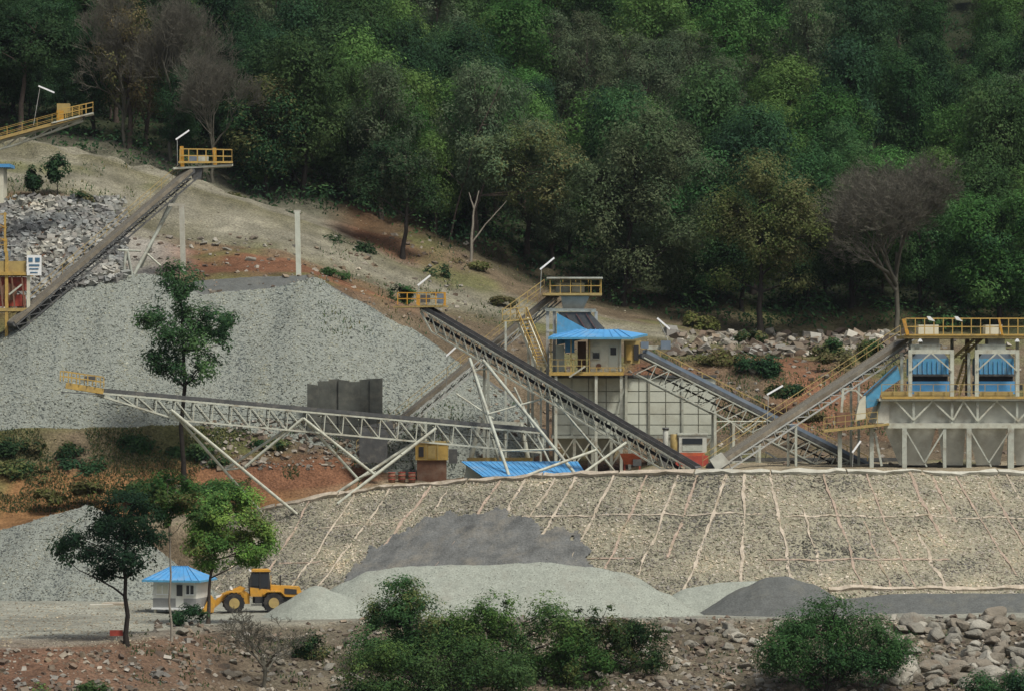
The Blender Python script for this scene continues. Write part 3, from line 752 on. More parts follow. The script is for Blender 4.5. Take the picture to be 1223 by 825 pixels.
rod(lc, 'tie_bar', P(140, 299, 375), P(168, 300, 378), .2, 'pale_steel'); rod(lc, 'tie_bar', P(172, 300, 379), P(192, 318, 379), .2, 'white_steel')

# --- conveyor head coming in at the upper left corner
tail, head = P(-190, 218, 389), P(98, 140, 392)
uc = thing('gallery_conveyor', 'yellow railed conveyor gallery ending in mid air over the haul road', 'conveyor', grd(P(-60, 190, 391)))
u, s, n = conveyor(uc, tail, head, 1.2, 1.0, 1.7, 'white_steel', 'white_steel', .14, taper=(0, .3), rails=[1, -1], edge='ochre_steel')
beam(uc, 'head_deck', P(62, 148, 391.6), P(112, 136, 392), 2.4, .15, 'white_steel')
railing(uc, [P(70, 143, 390.6), P(111, 134, 391)], 1.0, .8, 'yellow_paint', .1)
railing(uc, [P(111, 134, 391), P(111, 134, 393.2)], 1.0, .8, 'yellow_paint', .1)
box(uc, 'drive_motor', P(76, 130, 391.8), (1.3, .9, 1.0), 'ochre_steel'); box(uc, 'drive_guard', P(72, 140, 390.8), (.7, .4, 1.3), 'orange_paint')
for px_ in (-60, -20):
    f = (px_ + 190) / 288; p = tail + (head - tail) * f - n * 1.0
    for k in (-.6, .6): beam(uc, 'leg', p + s * k, grd(p + s * k) - Vector((0, 0, .2)), .3, .3, 'pale_steel')

# --- lone concrete posts
for (a, b, lab, arm) in (((217, 245, 379), (219, 318, 379), 'grey concrete post with short arm behind the crushed stone heap', True), ((355, 253, 381), (357, 332, 381), 'tall pale concrete post on top of the crushed stone heap', False)):
    t = thing('concrete_post', lab, 'post', P(*b))
    beam(t, 'shaft', P(*b) - Vector((0, 0, .6)), P(*a), .5, .5, 'concrete' if arm else 'panel')
    beam(t, 'cap', P(a[0] - (16 if arm else 4), a[1], a[2]), P(a[0] + 4, a[1], a[2]), .46, .3, 'concrete')

# ------------------------------------------------------------------ crusher tower with control cabin
TY = 356
tw = thing('crusher_tower', 'crusher tower with railed top deck, maroon screen and blue cheek plate', 'tower', grd(P(690, 560, TY)))
def bx(t, name, x0, x1, y0, y1, Y, dep, m):
    """box by its front face in photo pixels at distance Y, with depth in metres"""
    a, b = P(x0, y0, Y), P(x1, y1, Y)
    return box(t, name, Vector(((a.x + b.x) / 2, Y + dep / 2, (a.z + b.z) / 2)), (abs(b.x - a.x), dep, abs(a.z - b.z)), m)
for x in (654, 662, 704, 712):
    for Y in (TY, TY + 4):
        p = P(x, 370 if x < 690 else 372, Y)
        if x in (654, 712) or Y == TY: beam(tw, 'column', p, grd(p) - Vector((0, 0, .1)), .3, .3, 'grey_steel')
beam(tw, 'top_beam', P(651, 370, TY - .2), P(712, 371, TY - .2), .3, .3, 'pale_steel'); beam(tw, 'top_beam', P(651, 370, TY + 4.2), P(712, 371, TY + 4.2), .3, .3, 'pale_steel')
for y in (395, 420): beam(tw, 'girt', P(653, y, TY - .1), P(663, y, TY - .1), .2, .2, 'grey_steel')
bx(tw, 'top_deck', 648, 719, 350, 353, TY - 1, 5, 'ochre_steel')
railing(tw, [P(657, 350, TY - .9), P(718, 350, TY - .9)], 1.35, .95, 'yellow_paint', .08)
railing(tw, [P(718, 350, TY - .9), P(718, 350, TY + 3.8)], 1.35, 1.2, 'yellow_paint', .08)
railing(tw, [P(657, 350, TY + 3.8), P(718, 350, TY + 3.8)], 1.35, 1.2, 'yellow_paint', .08)
for x in (657, 717): beam(tw, 'roof_post', P(x, 350, TY - .8), P(x, 333, TY - .8), .14, .14, 'yellow_paint'); beam(tw, 'roof_post', P(x, 350, TY + 3), P(x, 333, TY + 3), .14, .14, 'yellow_paint')
bx(tw, 'shade_roof', 653, 720, 331, 333, TY - 1.2, 4.8, 'pale_steel')
bx(tw, 'feed_box', 664, 681, 338, 349, TY + .6, 1.6, 'pale_steel'); bx(tw, 'feed_box', 683, 698, 338, 349, TY + .5, 1.6, 'cream_wall')
T0, B0 = [P(670, 354, TY), P(704, 354, TY), P(704, 354, TY + 3), P(670, 354, TY + 3)], [P(672, 369, TY + .2), P(697, 369, TY + .2), P(697, 369, TY + 2.6), P(672, 369, TY + 2.6)]
frustum(tw, 'feed_chute', T0, B0, 'hopper')
quadprism(tw, 'cheek_plate', [P(665, 374, TY - .5), P(665, 412, TY - .5), P(712, 402, TY - .5), P(706, 396, TY - .5)], (0, .15, 0), 'blue_paint')
quadprism(tw, 'screen_box', [P(667, 373, TY - .2), P(704, 373, TY - .2), P(722, 392, TY - .2), P(722, 402, TY - .2), P(690, 402, TY - .2)], (0, 3, 0), 'dark_steel')
for x in (676, 688, 700): beam(tw, 'screen_rib', P(x, 375, TY - .28), P(x + 13, 395, TY - .28), .07, .07, 'maroon')
# cabin on its own deck
cb = thing('control_cabin', 'cream control cabin with blue roof on a yellow deck at the crusher tower', 'cabin', grd(P(720, 560, 351)))
bx(cb, 'deck', 656, 745, 444, 448, 350, 5, 'yellow_paint')
for x in (664, 712, 742): beam(cb, 'column', P(x, 448, 350.3), grd(P(x, 448, 350.3)) - Vector((0, 0, .1)), .26, .26, 'white_steel')
for x in (664, 742): beam(cb, 'column', P(x, 447, 354.6), grd(P(x, 447, 354.6)) - Vector((0, 0, .1)), .26, .26, 'white_steel')
wl = bx(cb, 'wall', 704, 741, 405, 443.7, 350.8, 3.6, 'cream_wall')
wn = bx(wl, 'window', 708, 716, 421, 428, 350.72, .1, 'glass'); bx(wn, 'frame', 707, 717, 419.5, 421, 350.68, .12, 'white_steel'); bx(wn, 'frame', 707, 717, 428, 429.5, 350.68, .12, 'white_steel')
dr = bx(wl, 'door', 727, 738, 412, 442.5, 350.74, .08, 'panel'); bx(dr, 'pane', 729, 736, 415, 424, 350.7, .06, 'glass')
bx(wl, 'vent', 708, 716, 410, 414, 350.72, .1, 'white_steel')
rod(wl, 'fan', P(715, 437, 350.6), P(715, 437, 350.85), .5, 'rust_brown', 12)
beam(wl, 'corner_post', P(704, 405, 350.7), P(704, 443, 350.7), .16, .16, 'rust_brown'); beam(wl, 'corner_post', P(741, 405, 350.7), P(741, 443, 350.7), .16, .16, 'panel')
# hipped roof
e = [P(655, 403, 349.2), P(755, 403, 349.2), P(773, 399, 355.6), P(662, 399, 355.6)]
rdg = [P(690, 393.5, 352.4), P(738, 393.5, 352.4)]
me = mesh('roof', e + rdg, [[0, 1, 5, 4], [1, 2, 5], [2, 3, 4, 5], [3, 0, 4], [3, 2, 1, 0]], 'blue_sheet')
rf_ = child(cb, 'roof', me)
for a, b in ((0, 1), (1, 2), (0, 3)): beam(rf_, 'fascia', e[a] - Vector((0, 0, .07)), e[b] - Vector((0, 0, .07)), .06, .2, 'blue_paint')
for i in range(10):
    f = i / 9; beam(rf_, 'sheet_rib', e[0] + (e[1] - e[0]) * (.02 + .96 * f) + Vector((0, .05, .05)), rdg[0] + (rdg[1] - rdg[0]) * f + Vector((0, 0, .03)), .05, .05, 'blue_sheet')
for x in (658, 682, 704): beam(cb, 'roof_post', P(x, 444, 350.2), P(x, 402, 350.2), .12, .12, 'ochre_steel')
railing(cb, [P(657, 444, 350.1), P(704, 444, 350.1)], 1.15, .7, 'ochre_steel', .07)
railing(cb, [P(704, 444, 350.1), P(745, 444, 350.1)], .4, .7, 'yellow_paint', .07, (1.0,))
bx(cb, 'switch_box', 675, 686, 405, 421, 352.5, 1, 'blue_sheet'); bx(cb, 'cabinet', 664, 674, 412, 443.5, 353, 1, 'panel'); bx(cb, 'cabinet', 690, 700, 408, 443.5, 353.6, .8, 'rust_brown')
bx(cb, 'side_rack', 746, 764, 407, 434, 351.5, 2, 'ochre_steel')
for x in (748, 757): bx(cb, 'rack_panel', x, x + 6, 412, 430, 351.35, .12, 'yellow_paint' if x < 750 else 'black_metal')
beam(cb, 'knee_brace', P(680, 450, 349.8), P(699, 437, 349.8), .15, .15, 'white_steel')
# yellow stair from the product conveyor up to the tower
sr = thing('stair', 'steep yellow steel stair with pale stringers left of the crusher tower', 'stair', grd(P(646, 560, 353)))
for k in (0, 12):
    beam(sr, 'stringer', P(617 + k, 380, 354), P(641 + k, 438, 352), .12, .32, 'cream_wall')
for i in range(15):
    f = (i + .5) / 15; a, b = P(618, 381, 354), P(641, 437, 352); p = a + (b - a) * f
    box(sr, 'step', p + Vector((.5, 0, 0)), (.9, .3, .06), 'yellow_paint')
railing(sr, [P(641, 438, 351.8), P(617, 380, 353.8)], 1.0, 1.0, 'yellow_paint', .07); railing(sr, [P(653, 438, 352.4), P(629, 380, 354.4)], 1.0, 1.0, 'yellow_paint', .07)
beam(sr, 'landing', P(600, 384, 354), P(632, 381, 354.4), 1.4, .12, 'ochre_steel')
railing(sr, [P(600, 383, 353.4), P(628, 381, 353.8)], 1.1, .7, 'ochre_steel', .07)
for x in (604, 646): p = P(x, 384 if x < 630 else 438, 353.2); beam(sr, 'leg', p, grd(p) - Vector((0, 0, .1)), .2, .2, 'pale_steel')
railing(sr, [P(600, 384, 355.4), P(650, 348, 357)], 1.1, 1.0, 'ochre_steel', .07)
# panel-clad bin
bn = thing('panel_bin', 'large bin of pale cream panels under the control cabin', 'bin', grd(P(755, 560, 354)))
BY = 353
x_ = [661, 683, 703, 724, 745, 763, 775, 795, 815, 834, 854]; y_ = [451, 467, 480, 494, 507, 519]
bx(bn, 'core', 660, 855, 450.5, 519.5, BY + .12, 6, 'panel_seam')
for i in range(10):
    for j in range(5):
        bx(bn, 'panel', x_[i] + .5, x_[i + 1] - .5, y_[j] + .5, y_[j + 1] - .5, BY, .16, 'panel')
for x in (683, 745, 775, 815): beam(bn, 'stiffener', P(x, 449, BY - .1), P(x, 520, BY - .1), .2, .16, 'panel_seam' if x == 775 else 'pale_steel')
bx(bn, 'rim_beam', 659, 856, 447.5, 450.5, BY - .2, 6.4, 'dark_steel'); bx(bn, 'base_beam', 659, 856, 519.5, 523, BY - .2, 6.4, 'pale_steel')
for x in (664, 686, 708, 730, 752, 775, 800, 826, 850):
    for Y in (BY, BY + 5.5): 
        p = P(x, 522, Y); beam(bn, 'column', p, grd(p) - Vector((0, 0, .1)), .28, .28, 'white_steel')
for x0, x1 in ((664, 686), (686, 708), (708, 730), (730, 752), (826, 850)):
    beam(bn, 'brace', P(x0, 523, BY - .1), P(x1, 556, BY - .1), .13, .13, 'white_steel'); beam(bn, 'brace', P(x1, 523, BY - .28), P(x0, 556, BY - .28), .13, .13, 'white_steel')
for xa, xb in ((672, 700), (716, 738)): frustum(bn, 'outlet', [P(xa - 6, 523, BY + 1), P(xb + 6, 523, BY + 1), P(xb + 6, 523, BY + 5), P(xa - 6, 523, BY + 5)], [P(xa + 6, 546, BY + 2), P(xb - 6, 546, BY + 2), P(xb - 6, 546, BY + 4), P(xa + 6, 546, BY + 4)], 'hopper')
for a, b in (((712, 448), (712, 505)), ((748, 448), (748, 512))): beam(bn, 'pipe', P(*a, BY - .5), P(*b, BY - .5), .22, .22, 'white_steel')
beam(bn, 'pipe', P(735, 500, BY - .45), P(748, 455, BY - .45), .12, .12, 'pale_steel')
# generator set on the bench
gn = thing('generator_set', 'grey diesel set with red base and upright exhaust beside the panel bin', 'generator', grd(P(826, 556, 344)))
GY = 344; g0 = pix(grd(P(826, 556, GY)))[1]
bx(gn, 'base_frame', 807, 846, 544, g0, GY - .2, 2.4, 'red_paint'); bx(gn, 'engine_bed', 812, 842, 540, 544.2, GY, 2, 'orange_red')
hd = bx(gn, 'housing', 811, 844, 519, 540, GY, 2, 'hopper'); bx(hd, 'window', 815, 839, 523, 530, GY - .06, .1, 'glass'); bx(hd, 'panel', 815, 839, 532, 538, GY - .05, .1, 'pale_steel'); bx(hd, 'lid', 809, 846, 517, 519.2, GY - .1, 2.3, 'pale_steel')
rod(gn, 'exhaust', P(795, 541, GY + .5), P(795, 513, GY + .5), .5, 'hopper', 14); rod(gn, 'exhaust_cap', P(795, 513, GY + .5), P(795, 510, GY + .5), .62, 'dark_steel', 14)
rod(gn, 'filter', P(805, 541, GY + .4), P(805, 518, GY + .4), .7, 'ochre_steel', 14)
bx(gn, 'skid', 788, 807, 541, g0, GY + .1, 1.6, 'dark_steel')
# orange machine parts under the bin
om = thing('orange_hopper', 'small orange red hopper on legs in front of the panel bin columns', 'hopper', grd(P(752, 560, 345)))
g0 = pix(grd(P(752, 560, 345)))[1]
frustum(om, 'bowl', [P(740, 541, 344.3), P(768, 541, 344.3), P(768, 541, 346.4), P(740, 541, 346.4)], [P(746, 554, 344.8), P(762, 554, 344.8), P(762, 554, 345.9), P(746, 554, 345.9)], 'orange_red')
for x in (745, 763): bx(om, 'leg', x, x + 2, 552, g0 + 2, 345, .2, 'red_paint')
bx(om, 'motor', 756, 766, 548, 556, 344, .6, 'dark_steel')
# blue shed roof just behind the crest
sh = thing('blue_shed', 'low shed behind the slope crest with a single pitch blue sheet roof', 'shed', grd(P(627, 580, 339)))
g0 = grd(P(627, 580, 339)).z
ra = [P(576, 569, 336.6), P(702, 569, 336.6), P(690, 551.5, 342.5), P(551, 551.5, 342.5)]
rt = quadprism(sh, 'roof', ra, (0, 0, .08), 'blue_sheet')
for i in range(22):
    f = (i + .5) / 22; beam(rt, 'sheet_rib', ra[0] + (ra[1] - ra[0]) * f + Vector((0, .03, .1)), ra[3] + (ra[2] - ra[3]) * f + Vector((0, 0, .1)), .05, .05, 'blue_sheet')
for p in ra:
    q = p + (sum(ra, Vector()) / 4 - p) * .08; beam(sh, 'post', q, Vector((q.x, q.y, tz(q.x, q.y) - .2)), .14, .14, 'pale_steel')
quadprism(sh, 'back_wall', [Vector((ra[3].x + .4, 342, g0 - .2)), Vector((ra[2].x - .4, 342, g0 - .2)), Vector((ra[2].x - .4, 342, ra[2].z - .15)), Vector((ra[3].x + .4, 342, ra[3].z - .15))], (0, .12, 0), 'panel')
# yellow box and drums near the incline conveyor's tail
yb = thing('fuel_tank', 'dull yellow steel tank box beside the foot of the incline conveyor', 'tank', grd(P(515, 562, 352)))
g0 = pix(grd(P(515, 562, 352)))[1]
b0 = bx(yb, 'body', 496, 535, 529, 549, 352, 2, 'yellow_paint'); bx(b0, 'lid', 495, 536, 526.5, 529.2, 351.9, 2.2, 'ochre_steel'); bx(yb, 'stand', 498, 533, 549, g0 + 1, 352.2, 1.6, 'rust_brown')
bx(b0, 'grille', 500, 506, 533, 545, 351.92, .12, 'black_metal'); bx(b0, 'hatch', 511, 520, 532, 547, 351.95, .08, 'ochre_steel'); rod(yb, 'filler_pipe', P(529, 527, 353), P(529, 519, 353), .2, 'dark_steel'); bx(yb, 'pump_box', 536, 546, 536, 553, 352.3, 1.2, 'dark_steel')
for x in (508, 522): bx(b0, 'band', x, x + 1.5, 529, 549, 351.94, .1, 'ochre_steel')
for i, (x, Y) in enumerate(((468, 351), (480, 351.3), (492, 350.8))):
    p = grd(P(x, 560, Y)); r0 = thing('oil_drum', 'rusty red oil drum in a row by the dull yellow tank', 'drum', p, 'oil drums by the yellow tank')
    rod(r0, 'body', p - Vector((0, 0, .05)), p + Vector((0, 0, .95)), .66, 'rust_brown', 16)
    for h in (.3, .62, .93): rod(r0, 'hoop', p + Vector((0, 0, h - .03)), p + Vector((0, 0, h + .03)), .71, 'red_paint', 16)

# ------------------------------------------------------------------ twin screen tower on the right
sw = thing('screen_tower', 'twin screening tower with blue screens in white frames over grey hoppers', 'tower', grd(P(1150, 557, 340)))
FY, DY = 339, 8
def q(zx, zy): return 960 + zx / 3.928, 360 + zy / 3.928
bx(sw, 'top_deck', 1080, 1238, 400.5, 404, FY + 2, 7, 'ochre_steel'); bx(sw, 'deck_edge', 1080, 1238, 399, 401, FY + 1.9, .15, 'yellow_paint')
for Y in (FY + 2.1, FY + 8.6): railing(sw, [P(1082, 400, Y), P(1238, 400, Y)], 1.5, .85, 'yellow_paint', .08, (1.0, .5))
railing(sw, [P(1082, 400, FY + 2.1), P(1082, 400, FY + 8.6)], 1.5, 1.2, 'yellow_paint', .08)
beam(sw, 'gate_post', P(1079, 381, FY + 2), P(1084, 400, FY + 2), .35, .3, 'orange_paint'); beam(sw, 'gate_post', P(1193, 381, FY + 1.8), P(1197, 400, FY + 1.8), .2, .2, 'orange_paint')
bx(sw, 'drive_box', 1097, 1121, 388, 399, FY + 4, 2, 'cream_wall'); bx(sw, 'drive_box', 1177, 1197, 388, 399, FY + 4, 2, 'cream_wall')
for x in (1108, 1141): quadprism(sw, 'lamp_shade', [P(x - 1, 378, FY + 2), P(x + 3, 378, FY + 2), P(x + 9, 384, FY + 2), P(x + 1, 382, FY + 2)], (0, .4, 0), 'white_paint')
for x in (1096, 1212): quadprism(sw, 'lamp_shade', [P(x, 408, FY + 1.8), P(x + 6, 408, FY + 1.8), P(x + 4, 404.5, FY + 1.8), P(x + 2, 404.5, FY + 1.8)], (0, .4, 0), 'tube_white')
for x0, x1, xb in ((1087, 1137, 1077), (1166.5, 1215, 1157)):
    bx(sw, 'chute', x0 + 14, x1 - 15, 404, 418, FY + 3, 2.5, 'hopper'); bx(sw, 'chute', x0 + 1, x1 - 14, 411, 419, FY + 2.4, 1.2, 'pale_steel')
    for x in (x0, x1):
        beam(sw, 'column', P(x, 419, FY + 1), P(x, 476, FY + 1), .34, .34, 'white_steel')
        beam(sw, 'column', P(x, 402, FY + 7.5), P(x, 478, FY + 7.5), .28, .28, 'pale_steel')
    beam(sw, 'column', P(xb, 421, FY + 3), P(xb, 477, FY + 3), .26, .26, 'pale_steel'); beam(sw, 'column', P(x1 - 10, 421, FY + 4.2), P(x1 - 10, 477, FY + 4.2), .26, .26, 'pale_steel')
    beam(sw, 'frame_beam', P(x0 - 2, 420, FY + 1), P(x1 + 2, 420, FY + 1), .3, .36, 'white_steel'); beam(sw, 'frame_beam', P(x0 - 2, 420, FY + 7.5), P(x1 + 2, 420, FY + 7.5), .3, .3, 'pale_steel')
    for x in (x0, x1): beam(sw, 'frame_beam', P(x, 420, FY + 1), P(x, 419.5, FY + 7.5), .26, .3, 'pale_steel')
    for xe in (x0, x1): beam(sw, 'knee_brace', P(xe, 443, FY + .8), P((x0 + x1) / 2, 421, FY + .8), .12, .12, 'white_steel')
    xa, xc = x0 + 2, x1 - 6
    bx(sw, 'screen_body', xa, xc + 2, 428, 448, FY + 2.5, 4.5, 'blue_paint'); bx(sw, 'screen_body', xa, xc + 3, 455, 470, FY + 2.4, 4.5, 'blue_sheet'); bx(sw, 'screen_gap', xa + 1, xc + 1, 448, 455.5, FY + 2.8, 4, 'black_metal')
    quadprism(sw, 'screen_hood', [P(xa, 428, FY + 2.5), P(xc + 2, 428, FY + 2.5), P(xc - 4, 421.5, FY + 2.5), P(xa + 5, 421.5, FY + 2.5)], (0, 4, 0), 'blue_grey')
    for i in range(8): bx(sw, 'screen_rib', xa + 1.5 + i * (xc - xa - 2) / 7, xa + 2.7 + i * (xc - xa - 2) / 7, 431, 446, FY + 2.4, .12, 'blue_sheet')
    bx(sw, 'spring_beam', xa - 1, xc + 4, 446.5, 449, FY + 2.2, .3, 'dark_steel')
    bx(sw, 'motor', x1 + 2, x1 + 6, 459, 465, FY + 2.5, .6, 'black_metal')
# side chute
quadprism(sw, 'side_chute', [P(1035, 487, FY + 1.6), P(1034, 471, FY + 1.6), P(1072, 436, FY + 1.6), P(1076, 452, FY + 1.6), P(1052, 469, FY + 1.6), P(1047, 484, FY + 1.6)], (0, 2.6, 0), 'blue_paint')
beam(sw, 'chute_rim', P(1034, 471, FY + 1.5), P(1072, 436, FY + 1.5), .14, .14, 'dark_steel')
# stair between the screens
for k in (0, 9): beam(sw, 'stair_stringer', P(1138 + k, 428, FY + 5), P(1164 + k, 404, FY + 5), .1, .25, 'ochre_steel')
for i in range(9): f = (i + .5) / 9; box(sw, 'step', P(1142 + 26 * f, 428 - 24 * f, FY + 5.2), (.8, .6, .06), 'ochre_steel')
for k in (0, 7): beam(sw, 'stair_stringer', P(1138 + k, 474, FY + 4), P(1152 + k, 428, FY + 4.4), .1, .2, 'ochre_steel')
for i in range(12): f = (i + .5) / 12; box(sw, 'step', P(1141.5 + 14 * f, 474 - 46 * f, FY + 4.2), (.6, .4, .05), 'yellow_paint')
bx(sw, 'cable_tray', 1153, 1158, 405, 472, FY + 5.5, .3, 'rust_brown')
# middle walkway and lattice
bx(sw, 'middle_deck', 1050, 1238, 475.5, 478.5, FY - .4, 9, 'white_steel'); bx(sw, 'deck_edge', 1053, 1238, 473, 476, FY - .5, .15, 'yellow_paint')
railing(sw, [P(1053, 476, FY - .4), P(1238, 476, FY - .4)], 1.3, 1.15, 'ochre_steel', .06); 
for x0, x1 in ((1052, 1085), (1092, 1134), (1170, 1210)): bx(sw, 'toe_panel', x0, x1, 467.5, 474, FY - .2, .08, 'ochre_steel')
TT = [(430, 465), (515, 555), (605, 465), (700, 555), (750, 465), (815, 560), (905, 465), (1005, 560), (1090, 465)]
for a, b in zip(TT[:-1], TT[1:]): beam(sw, 'lattice_brace', P(*q(*a), FY - .1), P(*q(*b), FY - .1), .15, .15, 'white_steel')
for x in (515, 695, 815, 1000): beam(sw, 'lattice_post', P(*q(x, 470), FY), P(*q(x, 572), FY), .22, .22, 'pale_steel'); beam(sw, 'lattice_post', P(*q(x, 470), FY + DY), P(*q(x, 572), FY + DY), .22, .22, 'pale_steel')
quadprism(sw, 'end_plate', [P(1046, 505, FY + .2), P(1054, 478, FY + .2), P(1062, 478, FY + .2), P(1062, 505, FY + .2)], (0, 7, 0), 'hopper')
bx(sw, 'bin_wall', 1062, 1238, 479, 505, FY + .5, 7, 'hopper')
bx(sw, 'main_beam', 1056, 1238, 505, 511, FY - .2, .5, 'white_steel'); bx(sw, 'main_beam', 1056, 1238, 505, 511, FY + DY - .3, .5, 'pale_steel')
for x0, x1, x2, x3 in ((1054, 1119, 1074, 1106), (1119.5, 1154, 1126, 1150), (1154.5, 1204, 1166, 1194), (1204.5, 1250, 1214, 1240)):
    frustum(sw, 'hopper_cone', [P(x0, 506, FY + .6), P(x1, 506, FY + .6), P(x1, 506, FY + 7), P(x0, 506, FY + 7)], [P(x2, 555, FY + 1.6), P(x3, 555, FY + 1.6), P(x3, 555, FY + 5), P(x2, 555, FY + 5)], 'hopper')
g0 = tz(P(1150, 557, FY).x, FY) - .1
for x, wd in ((1080, .42), (1128, .3), (1157, .44), (1207, .55)):
    for Y in (FY, FY + DY):
        p = P(x, 511, Y); beam(sw, 'column', p, Vector((p.x, p.y, tz(p.x, p.y) - .1)), wd, wd, 'pale_steel')
for x0, x1 in ((1080, 1128), (1157, 1207)):
    beam(sw, 'leg_brace', P(x0 + 2, 514, FY - .1), P(x0 + 27, 557, FY - .1), .13, .13, 'pale_steel'); beam(sw, 'leg_brace', P(x1 - 1, 514, FY - .3), P(x0 + 24, 552, FY - .3), .13, .13, 'pale_steel')
# side wing
beam(sw, 'wing_deck', P(982, 514.5, FY + .6), P(1060, 506, FY + .6), 3.2, .2, 'ochre_steel')
railing(sw, [P(984, 513, FY - .9), P(1048, 506, FY - .9)], 1.1, .9, 'ochre_steel', .06)
for x in (1003, 1041): p = P(x, 512 if x < 1020 else 509, FY); beam(sw, 'column', p, grd(p) - Vector((0, 0, .1)), .36, .36, 'pale_steel')
beam(sw, 'leg_brace', P(1045, 516, FY - .1), P(1053, 556, FY - .1), .2, .2, 'pale_steel')
bx(sw, 'motor', 999, 1016, 492, 507, FY + .4, 1.2, 'rust_brown'); beam(sw, 'post', P(1007, 464, FY + 1), P(1005, 492, FY + 1), .22, .22, 'white_steel')
quadprism(sw, 'guard_panel', [P(1021, 503, FY + .2), P(1026, 480, FY + .2), P(1034, 472, FY + .2), P(1034, 499, FY + .2)], (0, 1.6, 0), 'cream_wall')
beam(sw, 'post', P(1007, 464, FY + 1), P(1021, 466, FY + 1), .14, .14, 'white_steel'); beam(sw, 'post', P(1021, 465, FY + 1), P(1030, 473, FY + 1), .14, .14, 'white_steel')
# ground conveyor under the tower
gc = thing('ground_conveyor', 'low lattice conveyor lying on the bench behind the feed conveyor', 'conveyor', grd(P(960, 555, 356)))
conveyor(gc, P(1080, 549, 357), P(872, 549, 356), 1.1, .7, 1.3, 'pale_steel', 'belt', .1)
for x in (880, 930, 980, 1030): p = P(x, 556, 356.4); beam(gc, 'leg', P(x, 553, 356.4), grd(p) - Vector((0, 0, .1)), .2, .9, 'pale_steel')

# ------------------------------------------------------------------ crushing house at the left edge
ch = thing('jaw_crusher', 'red and yellow jaw crusher house cut by conveyor foot at the rubble slope', 'crusher', grd(P(10, 378, 371)))
KY = 370
for x in (-60, -25, 8, 34): 
    for Y in (KY, KY + 4): p = P(x, 300, Y); beam(ch, 'column', P(x, 300 if x > 0 else 255, Y), Vector((p.x, p.y, tz(p.x, p.y) - .2)), .3, .3, 'cream_wall' if x == 34 else 'yellow_paint')
bx(ch, 'deck', -70, 32, 325, 329, KY - .3, 5, 'yellow_paint'); bx(ch, 'side_panel', -70, -4, 307, 325, KY, .3, 'ochre_steel'); bx(ch, 'side_panel', -2, 31, 312, 325, KY, .2, 'ochre_steel'); bx(ch, 'side_panel', 2, 12, 300, 306, KY, .4, 'blue_grey')
bx(ch, 'crusher_body', -50, 29, 331, 347, KY + .6, 3, 'red_paint'); bx(ch, 'crusher_body', -50, 26, 352, 366, KY + .4, 3, 'red_paint'); rod(ch, 'flywheel', P(10, 349, KY + .1), P(10, 349, KY + .5), 1.7, 'rust_brown', 20)
beam(ch, 'lever', P(11, 352, KY - .2), P(26, 340, KY - .2), .16, .16, 'white_steel'); bx(ch, 'base', -70, 34, 368, 372, KY - .2, 4.6, 'ochre_steel')
for x in (0, 14, 26): beam(ch, 'brace', P(x, 330, KY - .1), P(x + 4, 372, KY - .1), .14, .14, 'rust_brown')
railing(ch, [P(-70, 300, KY), P(8, 300, KY)], 1.2, 1.0, 'yellow_paint', .09)
frustum(ch, 'upper_hopper', [P(-70, 262, KY + 1), P(-8, 262, KY + 1), P(-8, 262, KY + 4), P(-70, 262, KY + 4)], [P(-50, 296, KY + 1.6), P(-26, 296, KY + 1.6), P(-26, 296, KY + 3.4), P(-50, 296, KY + 3.4)], 'ochre_steel')
for y in (256, 272, 288): beam(ch, 'girt', P(-62, y, KY), P(8, y, KY), .12, .12, 'yellow_paint')
beam(ch, 'column', P(6, 254, KY), P(6, 302, KY), .2, .2, 'yellow_paint')
for y0, y1 in ((256, 272), (272, 288)): beam(ch, 'brace', P(-22, y0, KY - .1), P(6, y1, KY - .1), .1, .1, 'orange_paint')
sg = bx(ch, 'sign_board', 32, 49.5, 305, 329, KY - .4, .08, 'white_paint')
for x0, x1, y0, y1 in ((34, 39, 308, 313), (42, 47.5, 308, 313), (34.5, 47, 316, 318), (35, 46, 320.5, 322), (36, 45, 325, 326.3)): bx(sg, 'print', x0, x1, y0, y1, KY - .44, .03, 'sign_print')
bl = thing('site_shed', 'small blue roofed shed at the upper left corner by the road bank', 'shed', grd(P(-14, 214, 402)))
bp = grd(P(-14, 214, 402)); bx(bl, 'wall', -60, 4, 200, pix(bp)[1] + 1, 402, 3, 'cream_wall'); bx(bl, 'roof', -62, 12, 196, 200, 401.6, 3.8, 'blue_sheet')
# dark sheet wall holding back the foot of the big heap
wl_ = thing('sheet_wall', 'dark weathered sheet wall at the foot of the crushed stone heap behind the stacker', 'wall', grd(P(412, 508, 355.6)))
xw = [367, 380, 393, 405, 417, 429, 442, 456]
for i in range(7):
    top_ = 453.5 + 4 * noise.noise((i * 1.7, 2, 2)) + (5 if i == 0 else 0); Yp = 355.4 + .1 * (i % 3)
    g_ = tz(P(xw[i] + 6, 508, Yp).x, Yp) - .4
    a_, b_2 = P(xw[i] - .4 + rnd.uniform(-.6, .6), top_ + rnd.uniform(-1.5, 1.5), Yp), P(xw[i + 1] + .4 + rnd.uniform(-.6, .6), top_ + rnd.uniform(-1.5, 1.5), Yp)
    quadprism(wl_, 'sheet', [Vector((a_.x, Yp, g_)), Vector((b_2.x, Yp, g_)), b_2, a_], (0, .12, 0), 'sheet_dark')

